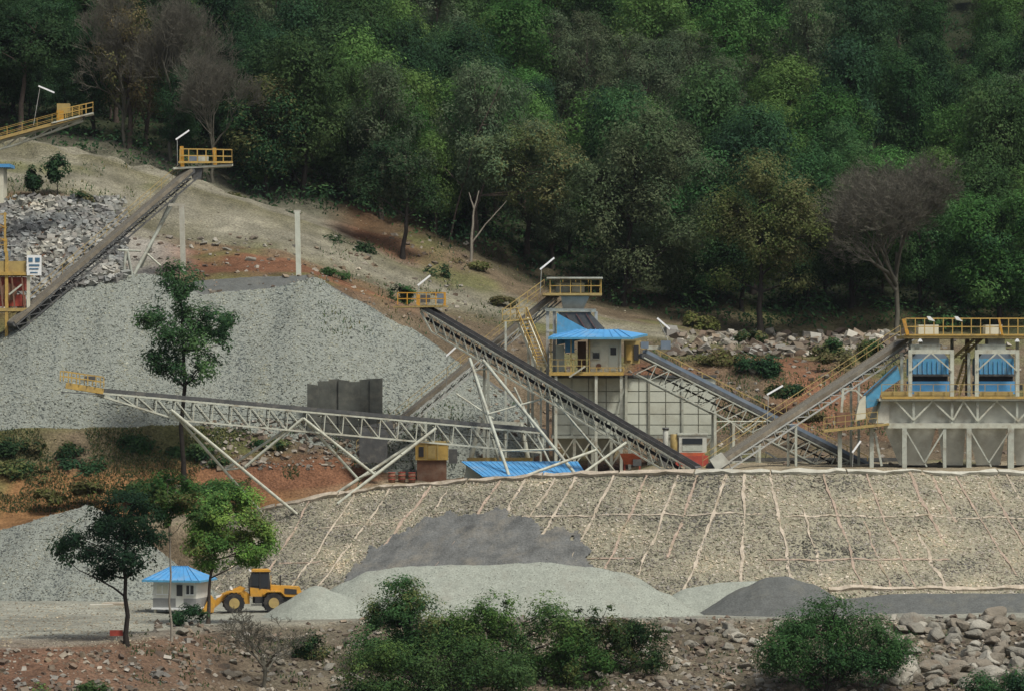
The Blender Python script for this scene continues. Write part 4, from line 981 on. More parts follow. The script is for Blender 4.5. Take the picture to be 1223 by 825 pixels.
# tube lights on posts
for px, py, Y, px2, py2, bs, lab in (
    (46, 103, 391, 65, 111, (40, 150, 391), 'white tube light above the yellow conveyor gallery'),
    (210, 167, 381, 226, 156, (212, 198, 381), 'white tube light above the upper conveyor head'),
    (499, 341, 351, 514, 329, (499, 366, 351), 'white tube light above the product conveyor head'),
    (645, 322, 355, 662, 308, (645, 351, 355), 'white tube light above the crusher tower deck'),
    (785, 380, 352, 800, 393, (800, 412, 352), 'white tube light behind the covered conveyor head'),
    (916, 471, 341, 935, 460, (916, 513, 340.6), 'white tube light on the feed conveyor handrail'),
    (533, 425, 352, 545, 414, (533, 462, 353), 'white tube light at the foot of the crushed stone heap'),
    (914, 539, 352, 928, 547, (914, 549, 352), 'low white tube light by the ground conveyor'),
    (1018, 540, 338, 1028, 526, (1018, 557, 338), 'white tube light leaning under the screen tower wing')):
    b = P(*bs)
    lights(px, py, Y, px2, py2, b, lab)
# ------------------------------------------------------------------ guard hut, loader, small yard things
HY = 304
hz = tz(P(213, 735, HY).x, HY)
hut = thing('guard_hut', 'small white guard hut with blue hipped roof on the lower yard', 'hut', Vector((P(213, 735, HY).x, HY, hz)))
hc = Vector((P(214, 735, HY).x, HY + 1.6, hz)); A = R(-14)
def hp(x, y, z): return hc + Matrix.Rotation(A, 3, 'Z') @ Vector((x, y, 0)) + Vector((0, 0, z))
def hbox(t, name, x0, x1, y0, y1, z0, z1, m):
    return box(t, name, hp((x0 + x1) / 2, (y0 + y1) / 2, (z0 + z1) / 2), (x1 - x0, y1 - y0, z1 - z0), m, A)
for x in (-1.7, 0, 1.7):
    for y in (-1.4, 1.4): hbox(hut, 'stilt', x - .1, x + .1, y - .1, y + .1, -.3, .35, 'concrete')
hbox(hut, 'floor_slab', -1.95, 1.95, -1.65, 1.65, .35, .5, 'white_paint')
hbox(hut, 'lower_wall', -1.85, 1.85, -1.55, 1.55, .5, 1.25, 'hut_base')
uw = hbox(hut, 'upper_wall', -1.83, 1.83, -1.53, 1.53, 1.25, 2.75, 'hut_wall')
dw = hbox(uw, 'door', .1, .75, -1.58, -1.5, .55, 2.35, 'hut_wall'); hbox(dw, 'door_opening', .18, .68, -1.61, -1.55, 1.45, 2.35, 'glass')
for x0, x1 in ((-1.5, -.6), (1.0, 1.6)):
    wn = hbox(uw, 'window', x0, x1, -1.57, -1.5, 1.6, 2.3, 'glass' if x0 > 0 else 'cream_wall'); hbox(wn, 'sill', x0 - .05, x1 + .05, -1.63, -1.55, 1.52, 1.6, 'white_paint'); hbox(wn, 'mullion', (x0 + x1) / 2 - .03, (x0 + x1) / 2 + .03, -1.6, -1.55, 1.6, 2.3, 'white_paint')
wn = hbox(uw, 'window', -1.87, -1.8, -.6, .6, 1.6, 2.3, 'glass'); hbox(wn, 'sill', -1.93, -1.85, -.65, .65, 1.52, 1.6, 'white_paint')
e = [hp(-2.55, -2.2, 2.72), hp(2.35, -2.2, 2.72), hp(2.35, 2.2, 2.72), hp(-2.55, 2.2, 2.72)]; rg = [hp(-.8, 0, 3.75), hp(.6, 0, 3.75)]
ro = child(hut, 'roof', mesh('roof', e + rg, [[0, 1, 5, 4], [1, 2, 5], [2, 3, 4, 5], [3, 0, 4], [3, 2, 1, 0]], 'blue_sheet'))
for a_, b_ in ((0, 1), (1, 2), (3, 0)): beam(ro, 'fascia', e[a_] - Vector((0, 0, .06)), e[b_] - Vector((0, 0, .06)), .05, .16, 'blue_paint')
beam(ro, 'ridge_cap', rg[0], rg[1], .2, .08, 'blue_sheet')
for i in range(9):
    f = i / 8; beam(ro, 'sheet_rib', e[0] + (e[1] - e[0]) * (.02 + .96 * f) + Vector((0, .03, .05)), rg[0] + (rg[1] - rg[0]) * f + Vector((0, 0, .03)), .05, .05, 'blue_sheet')

LY = 306.5
lz = tz(P(305, 735, LY).x, LY)
ld = thing('wheel_loader', 'orange yellow wheel loader parked between the guard hut and small sand cone', 'loader', Vector((P(305, 735, LY).x, LY, lz)))
lo = Vector((P(330, 735, LY).x, LY, lz)); B_ = R(8)
def lp(x, y, z): return lo + Matrix.Rotation(B_, 3, 'Z') @ Vector((x, y, 0)) + Vector((0, 0, z))
def lbox(t, name, x0, x1, y0, y1, z0, z1, m): return box(t, name, lp((x0 + x1) / 2, (y0 + y1) / 2, (z0 + z1) / 2), (x1 - x0, y1 - y0, z1 - z0), m, B_)
def lpoly(t, name, pts, y0, y1, m): return quadprism(t, name, [lp(x, y0, z) for x, z in pts], Matrix.Rotation(B_, 3, 'Z') @ Vector((0, y1 - y0, 0)), m)
for x in (-3.5, -.3):
    for y in (-1.05, 1.05):
        w0 = rod(ld, 'wheel', lp(x, y - .3, .8), lp(x, y + .3, .8), 1.62, 'rubber', 26)
        rod(w0, 'rim', lp(x, y - .33, .8), lp(x, y + .33, .8), .85, 'ochre_steel', 18)
        for k in range(14):
            an = k * math.tau / 14; c_ = lp(x + .8 * math.cos(an), y, .8 + .8 * math.sin(an))
            beam(w0, 'tread_lug', c_ - (lp(0, .28, 0) - lp(0, 0, 0)), c_ + (lp(0, .28, 0) - lp(0, 0, 0)), .12, .12, 'rubber')
lpoly(ld, 'rear_chassis', [(-1.9, .75), (1.7, .75), (1.9, 1.2), (-1.9, 1.4)], -.55, .55, 'black_metal')
hd = lpoly(ld, 'engine_hood', [(-.55, 1.35), (1.9, 1.2), (2.0, 1.6), (1.85, 2.05), (-.55, 2.2)], -.75, .75, 'orange_paint')
lpoly(hd, 'grille', [(.6, 1.5), (1.6, 1.45), (1.6, 1.85), (.6, 1.95)], -.79, -.74, 'black_metal')
lbox(ld, 'counterweight', 1.65, 2.2, -.85, .85, .8, 1.6, 'orange_paint')
rod(ld, 'exhaust_pipe', lp(.35, .3, 2.1), lp(.35, .3, 2.95), .14, 'black_metal')
lpoly(ld, 'front_chassis', [(-4.3, .7), (-2.2, .7), (-2.2, 1.5), (-2.9, 1.95), (-3.7, 1.8)], -.5, .5, 'orange_paint')
cbn = lpoly(ld, 'cab', [(-2.15, 1.3), (-.6, 1.3), (-.55, 2.2), (-.65, 3.3), (-1.95, 3.3), (-2.25, 2.2)], -.75, .75, 'black_metal')
lpoly(cbn, 'side_window', [(-2.08, 2.15), (-1.45, 2.15), (-1.45, 3.15), (-1.92, 3.15)], -.8, -.75, 'glass'); lpoly(cbn, 'side_window', [(-1.35, 1.9), (-.72, 2.1), (-.75, 3.15), (-1.35, 3.15)], -.8, -.75, 'glass')
lpoly(cbn, 'cab_roof', [(-2.1, 3.3), (-.5, 3.3), (-.6, 3.48), (-1.95, 3.48)], -.85, .85, 'orange_paint'); lpoly(cbn, 'cab_side', [(-2.15, 1.3), (-.6, 1.3), (-.58, 1.85), (-2.2, 2.05)], -.8, -.76, 'orange_paint')
for y in (-.82,): beam(cbn, 'pillar', lp(-1.4, y, 1.9), lp(-1.4, y, 3.3), .09, .07, 'black_metal'); beam(cbn, 'handrail', lp(-.5, y, 1.6), lp(-.5, y, 3.0), .05, .05, 'orange_paint')
beam(cbn, 'mirror', lp(-2.3, -1.0, 2.5), lp(-2.3, -1.0, 2.9), .08, .25, 'black_metal')
for x in (-3.5, -.3): lpoly(ld, 'mudguard', [(x - .85, 1.55), (x - .6, 1.78), (x + .6, 1.78), (x + .95, 1.4), (x + .95, 1.32), (x + .55, 1.68), (x - .55, 1.68), (x - .85, 1.45)], -1.4, -.7, 'orange_paint')
for y in (-.55, .45): lpoly(ld, 'lift_arm', [(-2.5, 1.95), (-2.9, 2.1), (-4.4, 1.5), (-5.3, .55), (-5.1, .35), (-4.2, 1.1), (-3.0, 1.6)], y, y + .16, 'orange_paint')
beam(ld, 'tilt_ram', lp(-2.8, 0, 1.8), lp(-4.9, 0, 1.25), .16, .16, 'white_paint')
lpoly(ld, 'bucket', [(-5.15, .25), (-5.0, 1.0), (-5.35, 1.45), (-5.5, 1.5), (-5.25, .95), (-5.4, .4), (-6.2, .16), (-6.2, .06), (-5.2, .06)], -1.4, 1.4, 'orange_paint')
for y in (-1.42, 1.36): lpoly(ld, 'bucket_cheek', [(-5.2, .1), (-5.05, .95), (-5.45, 1.45), (-6.15, .12)], y, y + .06, 'orange_paint')
for y in (-.6, .6): lbox(cbn, 'work_light', -2.2, -2.08, y - .1, y + .1, 3.3, 3.45, 'white_paint'); lbox(ld, 'headlight', -3.75, -3.6, y - .12, y + .12, 1.85, 2.05, 'white_paint')
for y in (-.3, .3): beam(ld, 'lift_ram', lp(-2.6, y, 1.1), lp(-4.1, y, 1.35), .14, .14, 'grey_steel')
for k_ in range(3): lbox(ld, 'ladder_rung', -1.05, -.75, -1.0, -.85, .65 + .3 * k_, .7 + .3 * k_, 'black_metal')
lbox(ld, 'step', -2.1, -1.2, -1.15, -.8, .6, .68, 'black_metal'); lbox(ld, 'fuel_tank', -1.8, -1.15, -1.05, -.55, .75, 1.3, 'black_metal')

g = pixground(139, 764)
sgn = thing('warning_sign', 'small faded red board on a short post at the yard edge', 'sign', g)
rod(sgn, 'post', g - Vector((0, 0, .3)), g + Vector((0, .05, .4)), .07, 'grey_steel', 6); box(sgn, 'board', g + Vector((0, 0, .52)), (.95, .05, .42), 'red_paint', R(5))
for i, (px, py, a_) in enumerate(((121, 724, 8), (138, 722, -12))):
    g = pixground(px, py); o = quadprism(None, 'concrete_slab', [Vector((-1.0, -.6, 0)), Vector((1.0, -.6, 0)), Vector((.9, .7, 0)), Vector((-.9, .6, 0))], (0, 0, .22), 'rib_concrete' if i else 'concrete')
    o.location = g + Vector((0, 0, -.03)); o.rotation_euler.z = R(a_)
    tag(o, 'pale concrete slab lying at the foot of the grey stone heap', 'slab', 'concrete slabs by the yard road')

# ------------------------------------------------------------------ vegetation
class MB:
    def __init__(s): s.v, s.f = [], []
    def tube(s, pts, rad, n=6):
        k0 = len(s.v)
        for i, p in enumerate(pts):
            d = (pts[min(i + 1, len(pts) - 1)] - pts[max(i - 1, 0)])
            if d.length < 1e-6: d = Vector((0, 0, 1))
            d.normalize(); x = d.orthogonal().normalized(); y = d.cross(x)
            for k in range(n):
                a = k * math.tau / n; s.v.append(p + (x * math.cos(a) + y * math.sin(a)) * rad[i])
        for i in range(len(pts) - 1):
            for k in range(n):
                a = k0 + i * n + k; b = k0 + i * n + (k + 1) % n
                s.f.append([a, b, b + n, a + n])
    def mesh(s, name, m): return mesh(name, s.v, s.f, m, True)
def wander(r, a, b, n, amp):
    d = b - a; L = d.length
    out = []
    for i in range(n + 1):
        f = i / n; w_ = math.sin(math.pi * f) * amp * L
        out.append(a + d * f + Vector((r.uniform(-1, 1), r.uniform(-1, 1), r.uniform(-.5, .5))) * w_)
    return out
def leaves(name, blobs, n, size, cols, seed, droop=0.0, gap=0.12, shell=0.55, m='leaf', fs=0.55):
    """blobs: (centre, rx, ry, rz). Many small leaf sprays spread through each clump's volume"""
    g = np.random.default_rng(seed)
    Cn = np.array([tuple(b[0]) for b in blobs]); Rr = np.array([b[1:4] for b in blobs])
    wgt = (Rr[:, 0] * Rr[:, 2]) ; k = g.choice(len(blobs), n, p=wgt / wgt.sum())
    d = g.normal(size=(n, 3)); d /= np.linalg.norm(d, axis=1)[:, None]
    rr = (shell + (1.12 - shell) * g.random(n) ** .8) * (1 + .22 * g.normal(size=n) * .6)
    if shell < 0: rr = 1.42 * g.random(n) ** .62
    pts = Cn[k] + d * Rr[k] * rr[:, None]
    ph = g.random(3) * 50
    nz = np.array([noise.noise((p[0] * fs + ph[0], p[1] * fs + ph[1], p[2] * fs + ph[2])) for p in pts])
    keep = nz > -gap * 2.2
    pts, d, k, nz = pts[keep], d[keep], k[keep], nz[keep]; n = len(pts)
    nr_ = d * .75 + g.normal(size=(n, 3)) * .24; nr_[:, 2] += .5; nr_ /= np.linalg.norm(nr_, axis=1)[:, None]
    t = g.normal(size=(n, 3)); t[:, 2] -= droop; t -= nr_ * (t * nr_).sum(1)[:, None]; t /= np.linalg.norm(t, axis=1)[:, None]
    b = np.cross(nr_, t)
    L = size * (.55 + .9 * g.random(n))[:, None]; W = L * (.35 + .25 * g.random((n, 1)))
    V = np.stack([pts - t * L * .5, pts + b * W * .5 + nr_ * L * .06, pts + t * L * .55, pts - b * W * .5 - nr_ * L * .02], 1).reshape(-1, 3)
    Fc = np.arange(n * 4).reshape(n, 4)
    cols = np.asarray(cols); bc = g.integers(0, len(cols), len(blobs))
    pick = np.where(g.random(n) < .7, bc[k], g.integers(0, len(cols), n))
    c = cols[pick] * (.82 + .36 * g.random((n, 1)))
    return npmesh(name, V, Fc, m, c)
# foliage colours (linear albedo)
DK = [(0.027, 0.061, 0.028), (0.034, 0.073, 0.032), (0.041, 0.084, 0.035), (0.030, 0.065, 0.034)]
MD = [(0.047, 0.104, 0.036), (0.057, 0.117, 0.043), (0.039, 0.088, 0.035), (0.068, 0.125, 0.047)]
BR = [(0.069, 0.146, 0.040), (0.084, 0.166, 0.047), (0.058, 0.125, 0.038), (0.099, 0.170, 0.052)]
OL = [(0.106, 0.125, 0.045), (0.125, 0.131, 0.053), (0.094, 0.119, 0.043), (0.138, 0.131, 0.062)]
GG = [(0.071, 0.106, 0.057), (0.083, 0.117, 0.064), (0.060, 0.094, 0.053), (0.094, 0.122, 0.069)]
BN = [(0.121, 0.099, 0.050), (0.105, 0.094, 0.044), (0.132, 0.110, 0.057), (0.094, 0.099, 0.040)]
YG = [(0.12, 0.14, 0.045), (0.10, 0.13, 0.04), (0.14, 0.135, 0.055), (0.085, 0.12, 0.036)]

def tree_meshes(seed, H, W, base=.3, nb=16, br=.24, cols=MD, n=9000, size=.42, droop=.2, bark='bark', flat=.75, top=1.0, gap=.12):
    r = random.Random(seed)
    blobs = []
    for i in range(nb):
        f = (i + .5) / nb; z = H * (base + (1 - base) * (.08 + .84 * f))
        env = math.sin(math.pi * min(1, max(.02, (f * .86 + .1)))) ** .55
        a = i * 2.4 + r.uniform(-.5, .5); rad = W / 2 * env * r.uniform(.25, .8)
        b = W * br * r.uniform(.75, 1.25)
        blobs.append((Vector((math.cos(a) * rad, math.sin(a) * rad, z)), b, b, b * flat * r.uniform(.8, 1.15)))
    tb = MB()
    tr0 = Vector((0, 0, -.4)); tt = Vector((r.uniform(-.3, .3) * W * .2, r.uniform(-.3, .3) * W * .2, H * .82))
    path = wander(r, tr0, tt, 7, .03); r0 = H * .018 + .05
    tb.tube(path, [r0 * (1 - .82 * i / 7) * (1.35 if i == 0 else 1) for i in range(8)], 8)
    for c, *_ in blobs:
        zz = max(H * base * .55, c.z - r.uniform(.15, .3) * H * .5); f = min(.95, (zz + .4) / (tt.z + .4)); s_ = path[min(7, int(f * 7))]
        tb.tube(wander(r, s_, c, 4, .07), [r0 * .42 * (1 - f * .5), r0 * .33 * (1 - f * .5), r0 * .24 * (1 - f * .4), r0 * .16, r0 * .07], 5)
        for q_ in range(2):
            e_ = c + Vector((r.uniform(-1, 1), r.uniform(-1, 1), r.uniform(-.3, .9))) * W * br * .8; tb.tube(wander(r, c, e_, 2, .08), [r0 * .1, r0 * .07, r0 * .03], 3)
    return tb.mesh('trunk', bark), leaves('crown', blobs, n, size, cols, seed + 100, droop, gap)
def bare_meshes(seed, H, W, depth=6, split=3, bark='twig_grey', base=.3, tw=.02):
    r = random.Random(seed); a_, b_ = MB(), MB()
    r0 = H * .0085 + .03
    def grow(p, d, L, rad, lv):
        e_ = p + d * L
        mb = a_ if lv < 2 else b_
        (mb.tube(wander(r, p, e_, 3, .06), [rad, rad * .86, rad * .74, rad * .62], 6 if lv < 2 else 3) if lv < 5 else mb.tube([p, e_], [rad, rad * .7], 3))
        if lv >= depth: return
        for k in range(split if lv else split + 2):
            ax = Vector((r.uniform(-1, 1), r.uniform(-1, 1), r.uniform(-.45, .7))).normalized()
            nd = (d * .75 + ax * (.75 if lv else .8) + Vector((0, 0, .12))).normalized()
            nd.x *= W / H * 1.25; nd.y *= W / H * 1.25; nd.normalize()
            f = r.uniform(.55, 1.0)
            grow(p + (e_ - p) * f, nd, L * r.uniform(.58, .8), max(tw, rad * (.5 if lv else .62)), lv + 1)
    grow(Vector((0, 0, -.4)), Vector((r.uniform(-.06, .06), 0, 1)), H * base + .4, r0, 0)
    return a_.mesh('trunk', bark), b_.mesh('crown', bark)
def place(name, tm, cm, label, cat, loc, sc_=1.0, rz=0.0, group=None, zs=None):
    t = thing(name, label, cat, loc, group)
    t.scale = (sc_, sc_, sc_ * (zs or 1)); t.rotation_euler.z = rz
    for nm, m_ in (('trunk', tm), ('crown', cm)):
        if m_ is None: continue
        o = put(bpy.data.objects.new(nm, m_)); o.parent = t
    return t

# --- forest: prototypes of several kinds, each tree an object of its own
KIND = {
 'dark': ('dark green broadleaf tree in the dense forest on the hill', [tree_meshes(11 + i, 13, 9, .22, 18, .22, DK, 17000, .3, .1, 'bark_dark') for i in range(3)]),
 'mid': ('mid green broadleaf tree in the dense forest on the hill', [tree_meshes(21 + i, 12, 9.5, .2, 20, .2, MD, 18000, .29, .1, 'bark_dark') for i in range(3)]),
 'bright': ('fresh green leafy tree in the dense forest on the hill', [tree_meshes(31 + i, 11, 9, .2, 18, .21, BR, 17000, .28, .1, 'bark') for i in range(2)]),
 'olive': ('olive grey feathery tree in the forest on the hill', [tree_meshes(41 + i, 14, 9, .25, 20, .19, GG, 17000, .26, .4, 'bark', gap=.06) for i in range(2)]),
 'brown': ('thin brownish tree in the forest on the hill', [tree_meshes(51, 13, 7.5, .25, 16, .2, BN, 10000, .26, .3, 'bark', gap=.02)]),
}
cnt = 0
fr = random.Random(3)
def forest_tree(kind, x, y, s_=None):
    lab, ms = KIND[kind]; tm, cm = fr.choice(ms)
    px_ = CX + x / y * F
    zone = 'beyond the conveyor gallery' if px_ < 170 else 'above the upper haul road' if px_ < 430 else 'uphill of the forked trunk' if px_ < 690 else 'uphill of the crusher tower' if px_ < 870 else 'uphill of the wide leafless tree' if px_ < 1090 else 'uphill of the screen tower'
    tier = 'at the forest edge' if y < 440 else 'halfway up the hill' if y < 480 else 'high on the hill'
    lab = lab.split(' in the ')[0] + ' ' + tier + ' ' + zone
    s_ = s_ or fr.choice((fr.uniform(.6, .85), fr.uniform(.8, 1.1), fr.uniform(1.05, 1.4)))
    place('forest_tree', tm, cm, lab, 'tree', Vector((x, y, tz(x, y) - .1)), s_, fr.uniform(0, 6.28), kind + ' forest trees ' + tier + ' ' + zone, fr.uniform(.85, 1.35))
Yr = 425.0; ri = 0
while Yr < 585:
    half = .150 * Yr + 4
    sp = 6.6 + (Yr - 425) * .028
    x = -half + (ri % 2) * sp / 2
    while x < half:
        xx, yy = x + fr.uniform(-1.6, 1.6), Yr + fr.uniform(-1.8, 1.8)
        px_ = CX + xx / yy * F
        # patches of kinds like the photograph
        h = noise.noise((xx * .035, yy * .035, 4.4)) + fr.uniform(-.35, .35)
        k = 'dark' if h < -.22 else 'mid' if h < .1 else 'bright' if h < .38 else 'olive'
        if 120 < px_ < 260 and Yr < 465: k = fr.choice(['brown', 'olive', 'brown', 'dark'])
        if 560 < px_ < 850 and Yr < 440: k = fr.choice(['olive', 'olive', 'mid'])
        if px_ < 90 and Yr < 500: k = fr.choice(['dark', 'dark', 'mid'])
        ymin = np.interp(px_, [0, 100, 300, 480, 560, 620, 840, 1223], [430, 428, 422, 420, 420, 418, 416, 417])
        if yy > ymin + 1:
            forest_tree(k, xx, yy); cnt += 1
        x += sp * fr.uniform(.85, 1.15)
    Yr += 6.4 + (Yr - 425) * .05; ri += 1
print('forest trees', cnt)
# undergrowth of the forest: one leafy mass on the forest floor
bl_ = []
for i in range(1500):
    px_ = fr.uniform(-60, 1285); f = fr.random() ** 1.3
    ymin = np.interp(px_, [0, 100, 300, 480, 560, 620, 840, 1223], [430, 427, 421, 420, 420, 418, 415, 416])
    y = ymin + f * 160; x = (px_ - CX) / F * y; s_ = fr.uniform(.9, 2.2) * (1 + f * .6)
    bl_.append((Vector((x, y, tz(x, y) + s_ * .45)), s_ * 1.2, s_ * 1.2, s_ * fr.uniform(.7, 1.2)))
o = child(None, 'undergrowth', leaves('undergrowth', bl_, 130000, .45, DK + MD + DK, 77, .1, .2)); tag(o, 'dense green undergrowth beneath the forest trees', None, kind='stuff')

# --- trees that stand out
def feature(name, label, base, blobs, Y, cols, n, size, seed, bark='bark', dia=.35, path=None, droop=.2, gap=.12, dep=1.0, cat='tree', group=None, limb=.35, fs=.55):
    """base (px,py); blobs (px,py,rx,ry) in photo pixels at distance Y; the crown gets the same spread in depth"""
    r = random.Random(seed); g0 = P(base[0], base[1], Y); g0.z = gz(g0.x, g0.y); org = g0.copy()
    t = thing(name, label, cat, org, group)
    bs = []
    xm = sum(b[0] for b in blobs) / len(blobs); wd = M2(max(abs(b[0] - xm) for b in blobs), Y)
    for b in blobs:
        rx, rz_ = M2(b[2], Y), M2(b[3] if len(b) > 3 else b[2] * .8, Y)
        off = r.uniform(-.6, .6) * max(wd, rx * .5) * dep
        bs.append((P(b[0], b[1], Y) + Vector((0, off, 0)) - org, rx, rx * .9, rz_))
    tp = [P(x, y, Y) - org for x, y in (path or [(sum(b[0] for b in blobs) / len(blobs), min(b[1] for b in blobs) + 10)])]
    tb = MB(); pts = [Vector((0, 0, -.5))]
    for q_ in tp: pts += wander(r, pts[-1], q_, 4, .03)[1:]
    m_ = len(pts); tb.tube(pts, [dia / 2 * (1 - .8 * i / (m_ - 1)) * (1.4 if i == 0 else 1) for i in range(m_)], 8)
    for c, rx, ry, rz_ in bs:
        low = [p for p in pts if p.z < c.z - .2 * rz_] or pts[:1]
        s_ = min(low, key=lambda p: (p - c).length + .4 * abs(c.z - p.z - (c - p).xy.length))
        tb.tube(wander(r, s_, c, 4, .06), [dia * limb * .6, dia * limb * .48, dia * limb * .36, dia * limb * .24, dia * .05], 5)
        for q_ in range(4): tb.tube(wander(r, c, c + Vector((r.uniform(-1, 1) * rx, r.uniform(-1, 1) * rx, r.uniform(-.6, 1) * rz_)) * .85, 2, .08), [dia * .08, dia * .05, dia * .02], 3)
    o1 = put(bpy.data.objects.new('trunk', tb.mesh('trunk', bark))); o1.parent = t
    o2 = put(bpy.data.objects.new('crown', leaves('crown', bs, int(n * 1.75), size * 1.12, cols, seed, droop, gap, shell=-1, fs=fs))); o2.parent = t
    return t
def blobfield(x0, x1, y0, y1, n, r0, r1, seed, shape='oval'):
    r = random.Random(seed); out = []
    while len(out) < n:
        x, y = r.uniform(-1, 1), r.uniform(-1, 1)
        if x * x + y * y > 1: continue
        out.append(((x0 + x1) / 2 + x * (x1 - x0) / 2, (y0 + y1) / 2 + y * (y1 - y0) / 2, r.uniform(r0, r1), r.uniform(r0, r1) * .75))
    return out
feature('olive_tree', 'tall olive brown tree with dark straight trunk standing before the forest', (908, 406), blobfield(855, 965, 205, 320, 24, 16, 28, 1) + [(905, 205, 30, 20), (975, 280, 18, 14), (870, 330, 20, 14), (950, 335, 20, 12)], 411, OL + YG[:2] + OL, 25500, 0.27, 601, 'bark_dark', .75, [(909, 330), (908, 215)], gap=.08)
feature('feathery_tree', 'big grey green feathery tree rising behind the crusher tower', (745, 385), blobfield(700, 842, 155, 330, 34, 18, 32, 2) + [(775, 140, 30, 18)], 417, [(k[0] * 1.3, k[1] * 1.25, k[2] * 1.15) for k in GG], 30600, 0.29, 602, 'bark_dark', .7, [(748, 300), (765, 165)], gap=.08)
feature('grey_green_tree', 'grey green tree with pale forked dead trunk at the road bend', (562, 312), blobfield(560, 690, 160, 235, 18, 16, 26, 3), 419, [(k[0] * 1.2, k[1] * 1.2, k[2] * 1.1) for k in GG] + OL, 16150, 0.29, 603, 'bark', .45, [(566, 255), (600, 170)], gap=.06)
feature('slender_tree', 'slender dark trunked tree growing beside the haul road bend', (481, 308), blobfield(430, 530, 175, 255, 16, 14, 24, 4), 411, DK + GG, 12750, 0.27, 604, 'bark_dark', .55, [(487, 240), (484, 180)], gap=.04)
feature('leafy_tree', 'fresh green leafy tree behind the screen tower railing', (1195, 392), blobfield(1150, 1240, 225, 360, 24, 16, 26, 5), 417, MD + BR, 25500, 0.30, 605, 'bark_dark', .6, [(1195, 250)])
feature('leafy_tree', 'brown tinged green tree at the forest edge above the upper conveyor head', (318, 240), blobfield(285, 350, 100, 200, 18, 16, 26, 6), 424, OL + DK, 15300, 0.29, 606, 'bark_dark', .55, [(318, 110)])
feature('leafy_tree', 'dark tree with leaning pale trunk behind the yellow conveyor gallery', (22, 166), blobfield(-10, 80, 10, 85, 18, 16, 28, 8), 431, DK, 15300, 0.30, 608, 'bark', .7, [(30, 80), (45, 25)])
# pale dead limbs by the forked trunk
def dead_limbs(label, pts_list, Y, rad, bark):
    g0 = P(*pts_list[0][0], Y); g0.z = gz(g0.x, g0.y)
    t = thing('dead_tree', label, 'dead tree', g0); r = random.Random(9)
    for k, pl in enumerate(pts_list):
        tb = MB(); pts = [P(x, y, Y) - g0 for x, y in pl]
        if k == 0: pts[0] = Vector((0, 0, -.4))
        full = [pts[0]]
        for q_ in pts[1:]: full += wander(r, full[-1], q_, 4, .02)[1:]
        n_ = len(full); tb.tube(full, [rad * (1 if k == 0 else .6) * (1 - .65 * i / (n_ - 1)) for i in range(n_)], 7)
        o = put(bpy.data.objects.new('trunk' if k == 0 else 'limb', tb.mesh('limb', bark))); o.parent = t
dead_limbs('pale leafless forked trunk standing at the edge of the road', [[(562, 316), (563, 285), (566, 250), (572, 228)], [(564, 290), (580, 268), (605, 240)], [(566, 250), (560, 230)]], 415, .18, 'bark_pale')
dead_limbs('thin grey leafless trunk reaching diagonally through the forest trees', [[(535, 312), (545, 250), (570, 160), (602, 92)], [(552, 222), (530, 200)], [(575, 150), (590, 148)]], 421, .13, 'bark')
# bare trees
for px, py, Y, H, W, lab, sd_ in ((1070, 392, 413, 24, 24, 'wide grey brown leafless tree standing before the forest', 5), (205, 196, 430, 21, 15, 'grey brown leafless tree behind the upper conveyor head', 6), (150, 180, 433, 18, 12, 'slim grey brown leafless tree above the rubble slope', 8), (255, 222, 423, 14, 10, 'low grey brown bare tree at the forest edge beside the road', 12)):
    tm, cm = bare_meshes(sd_, H, W, 7 if px > 900 else 6, 4, 'twig_grey', .2, .010)
    g = P(px, py, Y); place('bare_tree', tm, cm, lab, 'bare tree', Vector((g.x, g.y, tz(g.x, g.y))), 1.35, 0, None, 1.35)
# lone tree on the big heap (it stands on the slope below and shows against the stone)
feature('young_tree', 'young dark green tree with tiered branches before the crushed stone heap', (220, 524), [(214, 335, 24, 17), (206, 322, 14, 10), (228, 345, 14, 11), (184, 378, 22, 12), (172, 384, 12, 8), (250, 378, 26, 13), (270, 384, 14, 14), (262, 398, 12, 8), (218, 390, 22, 13), (232, 408, 22, 12), (200, 415, 20, 12), (192, 437, 16, 10), (215, 437, 24, 14), (240, 440, 20, 13), (226, 452, 18, 8), (214, 355, 20, 12), (216, 372, 24, 12), (238, 392, 24, 12), (205, 400, 22, 12), (250, 425, 18, 10), (185, 425, 14, 9), (262, 412, 14, 8)], 349, MD + DK, 14000, .26, 701, 'bark_dark', .5, [(219, 420), (214, 325)], gap=.04, dep=.7)
# yard trees
feature('yard_tree', 'very dark spreading tree at the left edge of the lower yard', (152, 772), [(150, 600, 24, 14), (130, 612, 22, 14), (165, 615, 24, 16), (120, 630, 24, 14), (150, 635, 34, 18), (180, 640, 18, 14), (90, 640, 16, 12), (75, 652, 18, 12), (78, 668, 13, 9), (105, 660, 18, 10), (125, 665, 20, 14), (155, 662, 24, 14), (120, 685, 16, 8), (145, 682, 20, 10), (170, 672, 14, 10)], 272, [(c[0] * .85, c[1] * .85, c[2] * .9) for c in DK], 15000, .2, 702, 'bark_dark', .42, [(150, 690), (148, 610)], gap=.05, dep=.8, fs=.8)
feature('yard_tree', 'tall slim light green tree with a thin pole trunk beside the guard hut', (205, 775), [(200, 572, 16, 10), (180, 580, 16, 9), (215, 580, 18, 10), (195, 592, 24, 11), (225, 597, 16, 10), (175, 600, 12, 8), (208, 608, 22, 10), (190, 612, 16, 8), (232, 612, 12, 8), (205, 625, 12, 6)], 276, MD + YG + BR, 8000, .2, 703, 'bark_pale', .2, [(203, 660), (200, 580)], gap=.02, dep=.8, fs=.8)
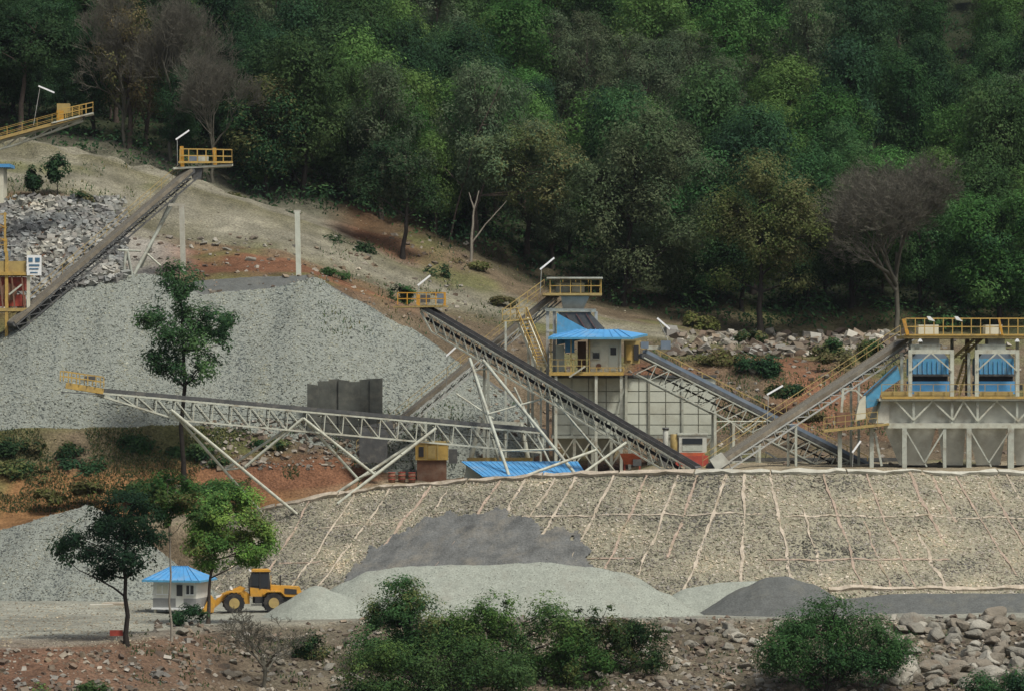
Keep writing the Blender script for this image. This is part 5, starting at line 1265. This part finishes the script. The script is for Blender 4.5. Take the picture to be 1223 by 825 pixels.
feature('yard_tree', 'leafy bright green tree between the guard hut and wheel loader', (248, 742), [(268, 588, 24, 13), (250, 602, 24, 14), (290, 598, 20, 14), (270, 618, 30, 14), (300, 622, 20, 13), (245, 628, 20, 12), (315, 635, 18, 12), (285, 640, 26, 13), (312, 652, 20, 11), (255, 648, 24, 12), (235, 652, 14, 10), (285, 662, 20, 9), (250, 672, 18, 9), (300, 668, 14, 8), (240, 640, 16, 10)], 289, [(k[0] * 1.6, k[1] * 1.45, k[2] * 1.1) for k in BR] + YG[:2] + BR, 20000, .2, 704, 'bark', .34, [(251, 690), (268, 605)], gap=.06, dep=.8, fs=.8)
# foreground shrubs
feature('bank_tree', 'rounded bushy dark green tree on the rocky bank below the dark sand cone', (985, 834), blobfield(922, 1076, 738, 812, 38, 16, 28, 11) + [(985, 725, 24, 15), (1000, 720, 18, 11), (920, 790, 18, 12), (1072, 775, 18, 14), (1060, 795, 20, 14)], 273, MD + BR[2:3] + MD, 26000, .17, 801, 'bark_dark', .4, [(988, 815), (992, 745)], gap=.1, dep=.7, fs=.9)
feature('bank_shrub', 'tall rounded dark shrub at the left of the bank thicket', (480, 815), blobfield(436, 545, 706, 800, 34, 14, 24, 12) + [(482, 694, 18, 9), (470, 700, 18, 10)], 277, MD + OL[:1] + MD, 22000, .18, 802, 'bark_dark', .3, [(484, 720)], gap=.08, dep=.7, cat='shrub', fs=.9)
feature('bank_shrub', 'broad mid green shrub in the middle of the bank thicket', (610, 818), blobfield(525, 700, 718, 818, 50, 14, 26, 13), 276, [(k[0] * 1.15, k[1] * 1.05, k[2]) for k in BR] + MD, 24000, .18, 803, 'bark_dark', .3, [(612, 750)], gap=.1, dep=.7, cat='shrub', fs=.9)
feature('bank_shrub', 'wide low green shrub filling the front of the bank thicket', (500, 850), blobfield(415, 620, 765, 845, 42, 16, 28, 14), 270, [(k[0] * 1.1, k[1], k[2]) for k in BR] + MD + MD, 24000, .18, 804, 'bark_dark', .3, [(505, 790)], gap=.1, dep=.6, cat='shrub', fs=.9)
feature('bank_shrub', 'ragged green shrub with dark upright shoots at the right end of the bank thicket', (735, 812), blobfield(672, 795, 738, 800, 30, 11, 20, 15) + [(693, 728, 6, 5), (712, 727, 8, 5), (727, 724, 7, 4), (708, 740, 10, 7), (690, 745, 8, 9)], 277, MD + OL[:2] + DK, 13000, .18, 805, 'bark_dark', .2, [(715, 745)], gap=.06, dep=.7, cat='shrub', fs=.9)
feature('bank_shrub', 'small yellow green bush at the right foot of the bank thicket', (690, 822), blobfield(640, 740, 765, 815, 18, 10, 17, 16), 274, BR + YG[:2], 7000, .17, 806, 'bark_dark', .15, [(690, 785)], gap=.08, dep=.6, cat='shrub', fs=.9)
feature('bank_shrub', 'green bush rising at the right end of the stony bank', (1210, 845), blobfield(1165, 1260, 800, 840, 14, 12, 20, 17), 270, MD + DK, 7000, .2, 807, 'bark_dark', .2, [(1210, 812)], gap=.1, dep=.6, cat='shrub', fs=.9)
feature('bank_shrub', 'bright leafy bush at the foot of the red earth bank', (25, 850), blobfield(-40, 85, 812, 845, 14, 10, 18, 18), 262, BR + MD, 6000, .19, 808, 'bark_dark', .2, [(25, 825)], gap=.1, dep=.6, cat='shrub', fs=.9)
feature('bank_shrub', 'small bright bush beside the red earth bank foot', (108, 842), blobfield(92, 130, 816, 838, 6, 8, 13, 19), 262, BR + MD, 2200, .18, 809, 'bark_dark', .12, [(108, 826)], gap=.08, dep=.6, cat='shrub', fs=.9)
feature('bank_shrub', 'small dark bush on the rocks beside the leafless shrub', (372, 800), blobfield(355, 392, 758, 792, 8, 8, 13, 20), 279, DK + OL, 2600, .18, 810, 'bark_dark', .12, [(372, 770)], gap=.05, dep=.6, cat='shrub', fs=.9)
feature('bank_shrub', 'low dark bush at the foot of the guard hut stilts', (222, 748), blobfield(205, 246, 726, 742, 7, 7, 11, 21), 287, DK, 2200, .17, 811, 'bark_dark', .12, [(222, 735)], gap=.05, dep=.6, cat='shrub', fs=.9)
tm, cm = bare_meshes(31, 8, 9, 6, 3, 'twig_grey', .16, .011)
g = pixground(318, 822) or P(318, 822, 274); place('bare_shrub', tm, cm, 'grey leafless shrub on the bank below the small sand cone', 'shrub', g, 1.7)
# shrubs on the slopes behind
SH = [(820, 470, 374, 20, 9, OL + BN, 'dry scrub bush behind the head of the covered conveyor'), (935, 470, 374, 22, 11, OL + DK, 'olive scrub bush under the crossing of the two conveyors'), (985, 418, 391, 18, 12, MD + OL, 'green scrub bush among the boulders behind the feed conveyor'), (890, 405, 402, 22, 10, OL + DK, 'low scrub at the foot of the olive brown tree'), (700, 388, 405, 20, 9, OL + DK, 'low scrub on the road edge right of the crusher tower'), (340, 262, 418, 24, 9, DK + OL, 'low dark scrub on the upper road verge'), (270, 240, 419, 22, 9, OL + DK, 'olive scrub on the upper road verge near the conveyor head'), (60, 540, 353.5, 34, 14, DK + OL, 'dull green scrub bush on the band under the heap, left end'), (225, 545, 353, 26, 14, DK + MD, 'dull green scrub bush round the foot of the young tree'), (320, 534, 354, 20, 9, OL + DK, 'low dull scrub under the middle of the stacker'), (15, 540, 353, 24, 16, DK, 'dark scrub bush at the edge of the scrub band'), (60, 596, 346, 24, 10, OL + YG, 'dry scrub on the orange cut above the yard heap'), (30, 572, 351, 34, 20, DK + OL, 'dark scrub bush at the left end of the red cut'), (95, 566, 352, 34, 20, DK, 'dark scrub bush beside the white kerb on the red cut'), (175, 540, 354, 30, 18, DK + MD, 'dark bush below the crushed stone heap left of the young tree'), (135, 545, 354, 18, 12, OL, 'small olive bush on the scrub band'), (255, 556, 352, 18, 11, OL + DK, 'low bush on the red cut right of the young tree'), (175, 592, 346, 40, 16, MD + YG, 'yellowish green bush half way up the red cut behind the yard trees'), (250, 590, 346, 34, 14, MD, 'green bush on the red cut behind the bright yard tree'), (105, 590, 346, 26, 12, YG + OL, 'dry yellow bush low on the red cut'),
      (412, 302, 409, 30, 18, GG + DK, 'grey green bush on the inner edge of the road bend'), (521, 335, 408, 12, 18, DK, 'small dark bush by the road at the bend'), (68, 206, 404, 16, 20, DK, 'dark bush on the bank above the rubble'), (40, 220, 404, 10, 18, DK, 'narrow dark bush by the small blue shed'), (95, 240, 403, 14, 10, DK + OL, 'low bush above the grey rubble'), (908, 445, 381, 26, 20, DK + MD, 'dark green bush on the slope behind the covered conveyor'), (860, 432, 383, 30, 12, YG + BN, 'dry yellowish bush along the covered conveyor railing'), (840, 390, 411, 22, 14, YG, 'pale yellow green bush at the forest edge by the boulders'), (480, 354, 391, 12, 14, MD, 'small green bush behind the product conveyor head'), (400, 330, 395, 22, 8, MD, 'low green bush on the soil bank behind the crushed stone heap'),
      (1000, 435, 384, 22, 16, BN + OL, 'dry brown bush behind the feed conveyor railing'), (1040, 425, 386, 20, 16, OL + MD, 'olive bush behind the top of the feed conveyor'), (965, 500, 366, 18, 9, BN, 'dry brown scrub bush under the feed conveyor'), (600, 362, 402, 14, 8, BN + OL, 'dry bush at the road edge near the stair'), (560, 318, 414, 24, 9, OL + BN, 'low olive scrub around the forked pale trunk')]
for i, (px, py, Y, rx, ry, cols, lab) in enumerate(SH):
    r = random.Random(i + 50)
    bs = [(px + r.uniform(-.7, .7) * rx, py - abs(r.uniform(-.2, .8)) * ry * .8, r.uniform(.35, .55) * rx if rx > 14 else rx * .6, r.uniform(.4, .6) * ry) for _ in range(8)]
    feature('shrub', lab, (px, py + ry * .3), bs, Y, cols, int(1200 + rx * ry * 3.2), .3, 900 + i, 'bark_dark', .12, [(px, py - ry * .3)], gap=.06, dep=.5, cat='shrub')

# dry grass and weeds: one mass of blades
def grass(name, label, pts, h0, h1, cols, seed):
    g_ = np.random.default_rng(seed); p = np.array(pts); n = len(p)
    a = g_.random(n) * 6.28; h = h0 + (h1 - h0) * g_.random(n); wd = .04 + .06 * g_.random(n)
    dx, dy = np.cos(a), np.sin(a); ln = g_.normal(size=(n, 2)) * h[:, None] * .35
    V = np.stack([p + np.stack([-dx * wd, -dy * wd, -.05 * h], 1), p + np.stack([dx * wd, dy * wd, -.05 * h], 1), p + np.stack([ln[:, 0], ln[:, 1], h], 1)], 1).reshape(-1, 3)
    cols = np.asarray(cols); c = cols[g_.integers(0, len(cols), n)] * (.7 + .6 * g_.random((n, 1)))
    o = child(None, name, npmesh(name, V, np.arange(n * 3).reshape(n, 3), 'leaf', c)); tag(o, label, None, kind='stuff')
DRY = [(0.22, 0.17, 0.07), (0.17, 0.14, 0.055), (0.12, 0.12, 0.045), (0.26, 0.19, 0.09)]
def scat(n, x0, x1, y0, y1, thr=-.05, seed=0, fs=.2):
    r = random.Random(seed); out = []
    for _ in range(n):
        px, py = r.uniform(x0, x1), r.uniform(y0, y1); g = pixground(px, py)
        if g and noise.noise((g.x * fs, g.y * fs, seed)) > thr: out.append(tuple(g))
    return out
grass('dry_grass', 'dry grass and weeds on the cut slope', scat(20000, -20, 300, 512, 612, -.1, 1) + scat(5000, 300, 430, 512, 590, .15, 2), .08, .3, OL + MD + DRY[1:3] + GG, 1)
grass('slope_weeds', 'dry weeds on the slope behind the conveyors', scat(6000, 780, 1075, 405, 520, -.05, 3) + scat(2500, 380, 640, 285, 400, .1, 4) + scat(1500, 0, 160, 195, 260, 0, 5) + scat(1500, 420, 640, 480, 560, .05, 8), .12, .45, DRY[1:3] + OL + MD + GG, 2)
grass('bank_grass', 'grass and weeds among the bank stones', scat(9000, 150, 1223, 752, 824, .12, 6, .35), .1, .32, OL + MD + GG, 3)

# ------------------------------------------------------------------ rocks
def rock_mesh(seed, m, k=15):
    r = random.Random(seed); bm = bmesh.new()
    for _ in range(k):
        d = Vector((r.gauss(0, 1), r.gauss(0, 1), r.gauss(0, 1))).normalized() * r.uniform(.8, 1.05); bm.verts.new((d.x * .5, d.y * .42, d.z * .36))
    res = bmesh.ops.convex_hull(bm, input=bm.verts)
    bmesh.ops.delete(bm, geom=[v for v in bm.verts if not v.link_faces], context='VERTS')
    bmesh.ops.bevel(bm, geom=list(bm.edges), offset=.03, segments=1, affect='EDGES')
    me = bpy.data.meshes.new('rock'); bm.to_mesh(me); bm.free(); me.materials.append(MATS[m]); return me
RM = {m: [rock_mesh(i * 7 + len(m) + ord(m[-1]), m) for i in range(5)] for m in ('rock_a', 'rock_b', 'rock_c')}
RL = {'rock_a': 'grey weathered boulder', 'rock_b': 'reddish brown boulder', 'rock_c': 'pale broken boulder'}
def rocks(n, x0, x1, y0, y1, s0, s1, where, group, mix, seed, power=2.2, ymin=262):
    r = random.Random(seed); got = 0
    for _ in range(n * 3):
        if got >= n: break
        px, py = r.uniform(x0, x1), r.uniform(y0, y1); g = pixground(px, py, ymin)
        if g is None: continue
        s_ = s0 + (s1 - s0) * r.random() ** power; m = r.choice(mix)
        o = put(bpy.data.objects.new('boulder', r.choice(RM[m]))); o.location = g + Vector((0, 0, s_ * .12))
        o.scale = (s_ * r.uniform(.85, 1.3), s_ * r.uniform(.8, 1.1), s_ * r.uniform(.75, 1.1)); o.rotation_euler = (r.uniform(-.4, .4), r.uniform(-.4, .4), r.uniform(0, 6.28))
        tag(o, RL[m] + ' ' + where, 'rock', group + ', ' + RL[m].split()[0]); got += 1
A3 = ['rock_a', 'rock_a', 'rock_b', 'rock_b', 'rock_c']
rocks(125, 1050, 1260, 738, 822, 1.0, 2.4, 'piled on the bank right of the rounded bushy tree', 'boulders on the right bank', ['rock_a', 'rock_b', 'rock_a', 'rock_b', 'rock_a', 'rock_b', 'rock_c'], 1, 1.5)
rocks(60, 770, 930, 742, 824, .6, 1.9, 'on the bank between the thicket and rounded bushy tree', 'boulders on the middle bank', A3, 2)
rocks(50, 190, 440, 748, 824, .4, 1.5, 'on the bank below the guard hut and loader', 'boulders on the left bank', ['rock_a', 'rock_b', 'rock_b', 'rock_a'], 3)
rocks(14, 640, 800, 800, 824, .4, 1.3, 'at the foot of the bank thicket', 'boulders under the thicket', A3, 4)
rocks(40, 830, 1078, 398, 424, .5, 1.9, 'in the row along the forest edge', 'boulders along the forest edge', ['rock_a', 'rock_c', 'rock_a', 'rock_b'], 5, 1.6, 380)
rocks(16, 890, 1050, 425, 520, .4, 1.4, 'on the slope behind the feed conveyor', 'boulders on the slope behind the feed conveyor', A3, 6, 2.2, 360)
rocks(18, 215, 345, 284, 312, .4, 1.4, 'on the red soil behind the crushed stone heap', 'boulders behind the crushed stone heap', ['rock_c', 'rock_a', 'rock_b'], 7, 1.8, 375)
def pts_scatter(n, x0, x1, y0, y1, seed, y0d=262):
    r = random.Random(seed); o = []
    for _ in range(n):
        g = pixground(r.uniform(x0, x1), r.uniform(y0, y1), y0d)
        if g: o.append(tuple(g))
    return np.array(o)
EARTH = [(0.17, 0.14, 0.105), (0.20, 0.18, 0.145), (0.13, 0.10, 0.075), (0.26, 0.24, 0.20), (0.15, 0.12, 0.085)]
o = stones('bank_stones', np.concatenate([pts_scatter(700, 180, 440, 742, 826, 20), pts_scatter(4800, 430, 1330, 737, 826, 21)]), .08, .6, EARTH, None, 'cub', .2, power=2.2); o['label'] = 'small broken stones strewn over the bank'
o = stones('rubble', pts_scatter(4500, -5, 150, 236, 372, 22, 375), .2, .95, [(0.23, 0.235, 0.215), (0.185, 0.19, 0.17), (0.29, 0.285, 0.25), (0.16, 0.155, 0.14)], None, 'cub', .15, power=1.8); o['label'] = 'grey blasted rubble slope behind the left crusher'
o = stones('slope_stones', np.concatenate([pts_scatter(1500, 560, 1223, 405, 556, 23, 345), pts_scatter(700, 130, 560, 280, 380, 24, 376), pts_scatter(800, 240, 440, 500, 560, 25, 340), pts_scatter(350, 0, 170, 775, 826, 26)]), .1, .6, EARTH, None, 'cub', .2); o['label'] = 'loose stones on the earth slopes'
o = stones('forest_edge_stones', pts_scatter(420, 800, 1090, 398, 426, 31, 380), .3, 1.3, EARTH + [(0.27, 0.26, 0.22)], None, 'cub', .1, power=1.4); o['label'] = 'jumbled stones in the band along the forest edge'
o = stones('road_grit', np.concatenate([pts_scatter(2500, 0, 180, 720, 772, 27), pts_scatter(2500, 100, 860, 190, 410, 28, 390)]), .05, .25, [(0.30, 0.27, 0.2), (0.24, 0.21, 0.15), (0.2, 0.17, 0.12)], None, 'oct', .2); o['label'] = 'loose grit on the haul road and yard'

# ------------------------------------------------------------------ thin valley air
hzm = bpy.data.materials.new('haze'); hzm.use_nodes = True; hn = hzm.node_tree
hn.nodes.remove(hn.nodes['Principled BSDF'])
pv = hn.nodes.new('ShaderNodeVolumePrincipled'); pv.inputs['Color'].default_value = (.80, .90, 1.0, 1); pv.inputs['Density'].default_value = .000035; pv.inputs['Anisotropy'].default_value = .2
hn.links.new(pv.outputs[0], hn.nodes['Material Output'].inputs['Volume'])
bm = bmesh.new(); bmesh.ops.create_cube(bm, size=1); hme = bpy.data.meshes.new('haze'); bm.to_mesh(hme); bm.free(); hme.materials.append(hzm)
hzo = child(None, 'haze', hme, Matrix.Translation((0, 420, 90)) @ Matrix.Diagonal((900, 1100, 204, 1))); hzo['kind'] = 'stuff'; hzo['label'] = 'thin bluish valley haze'
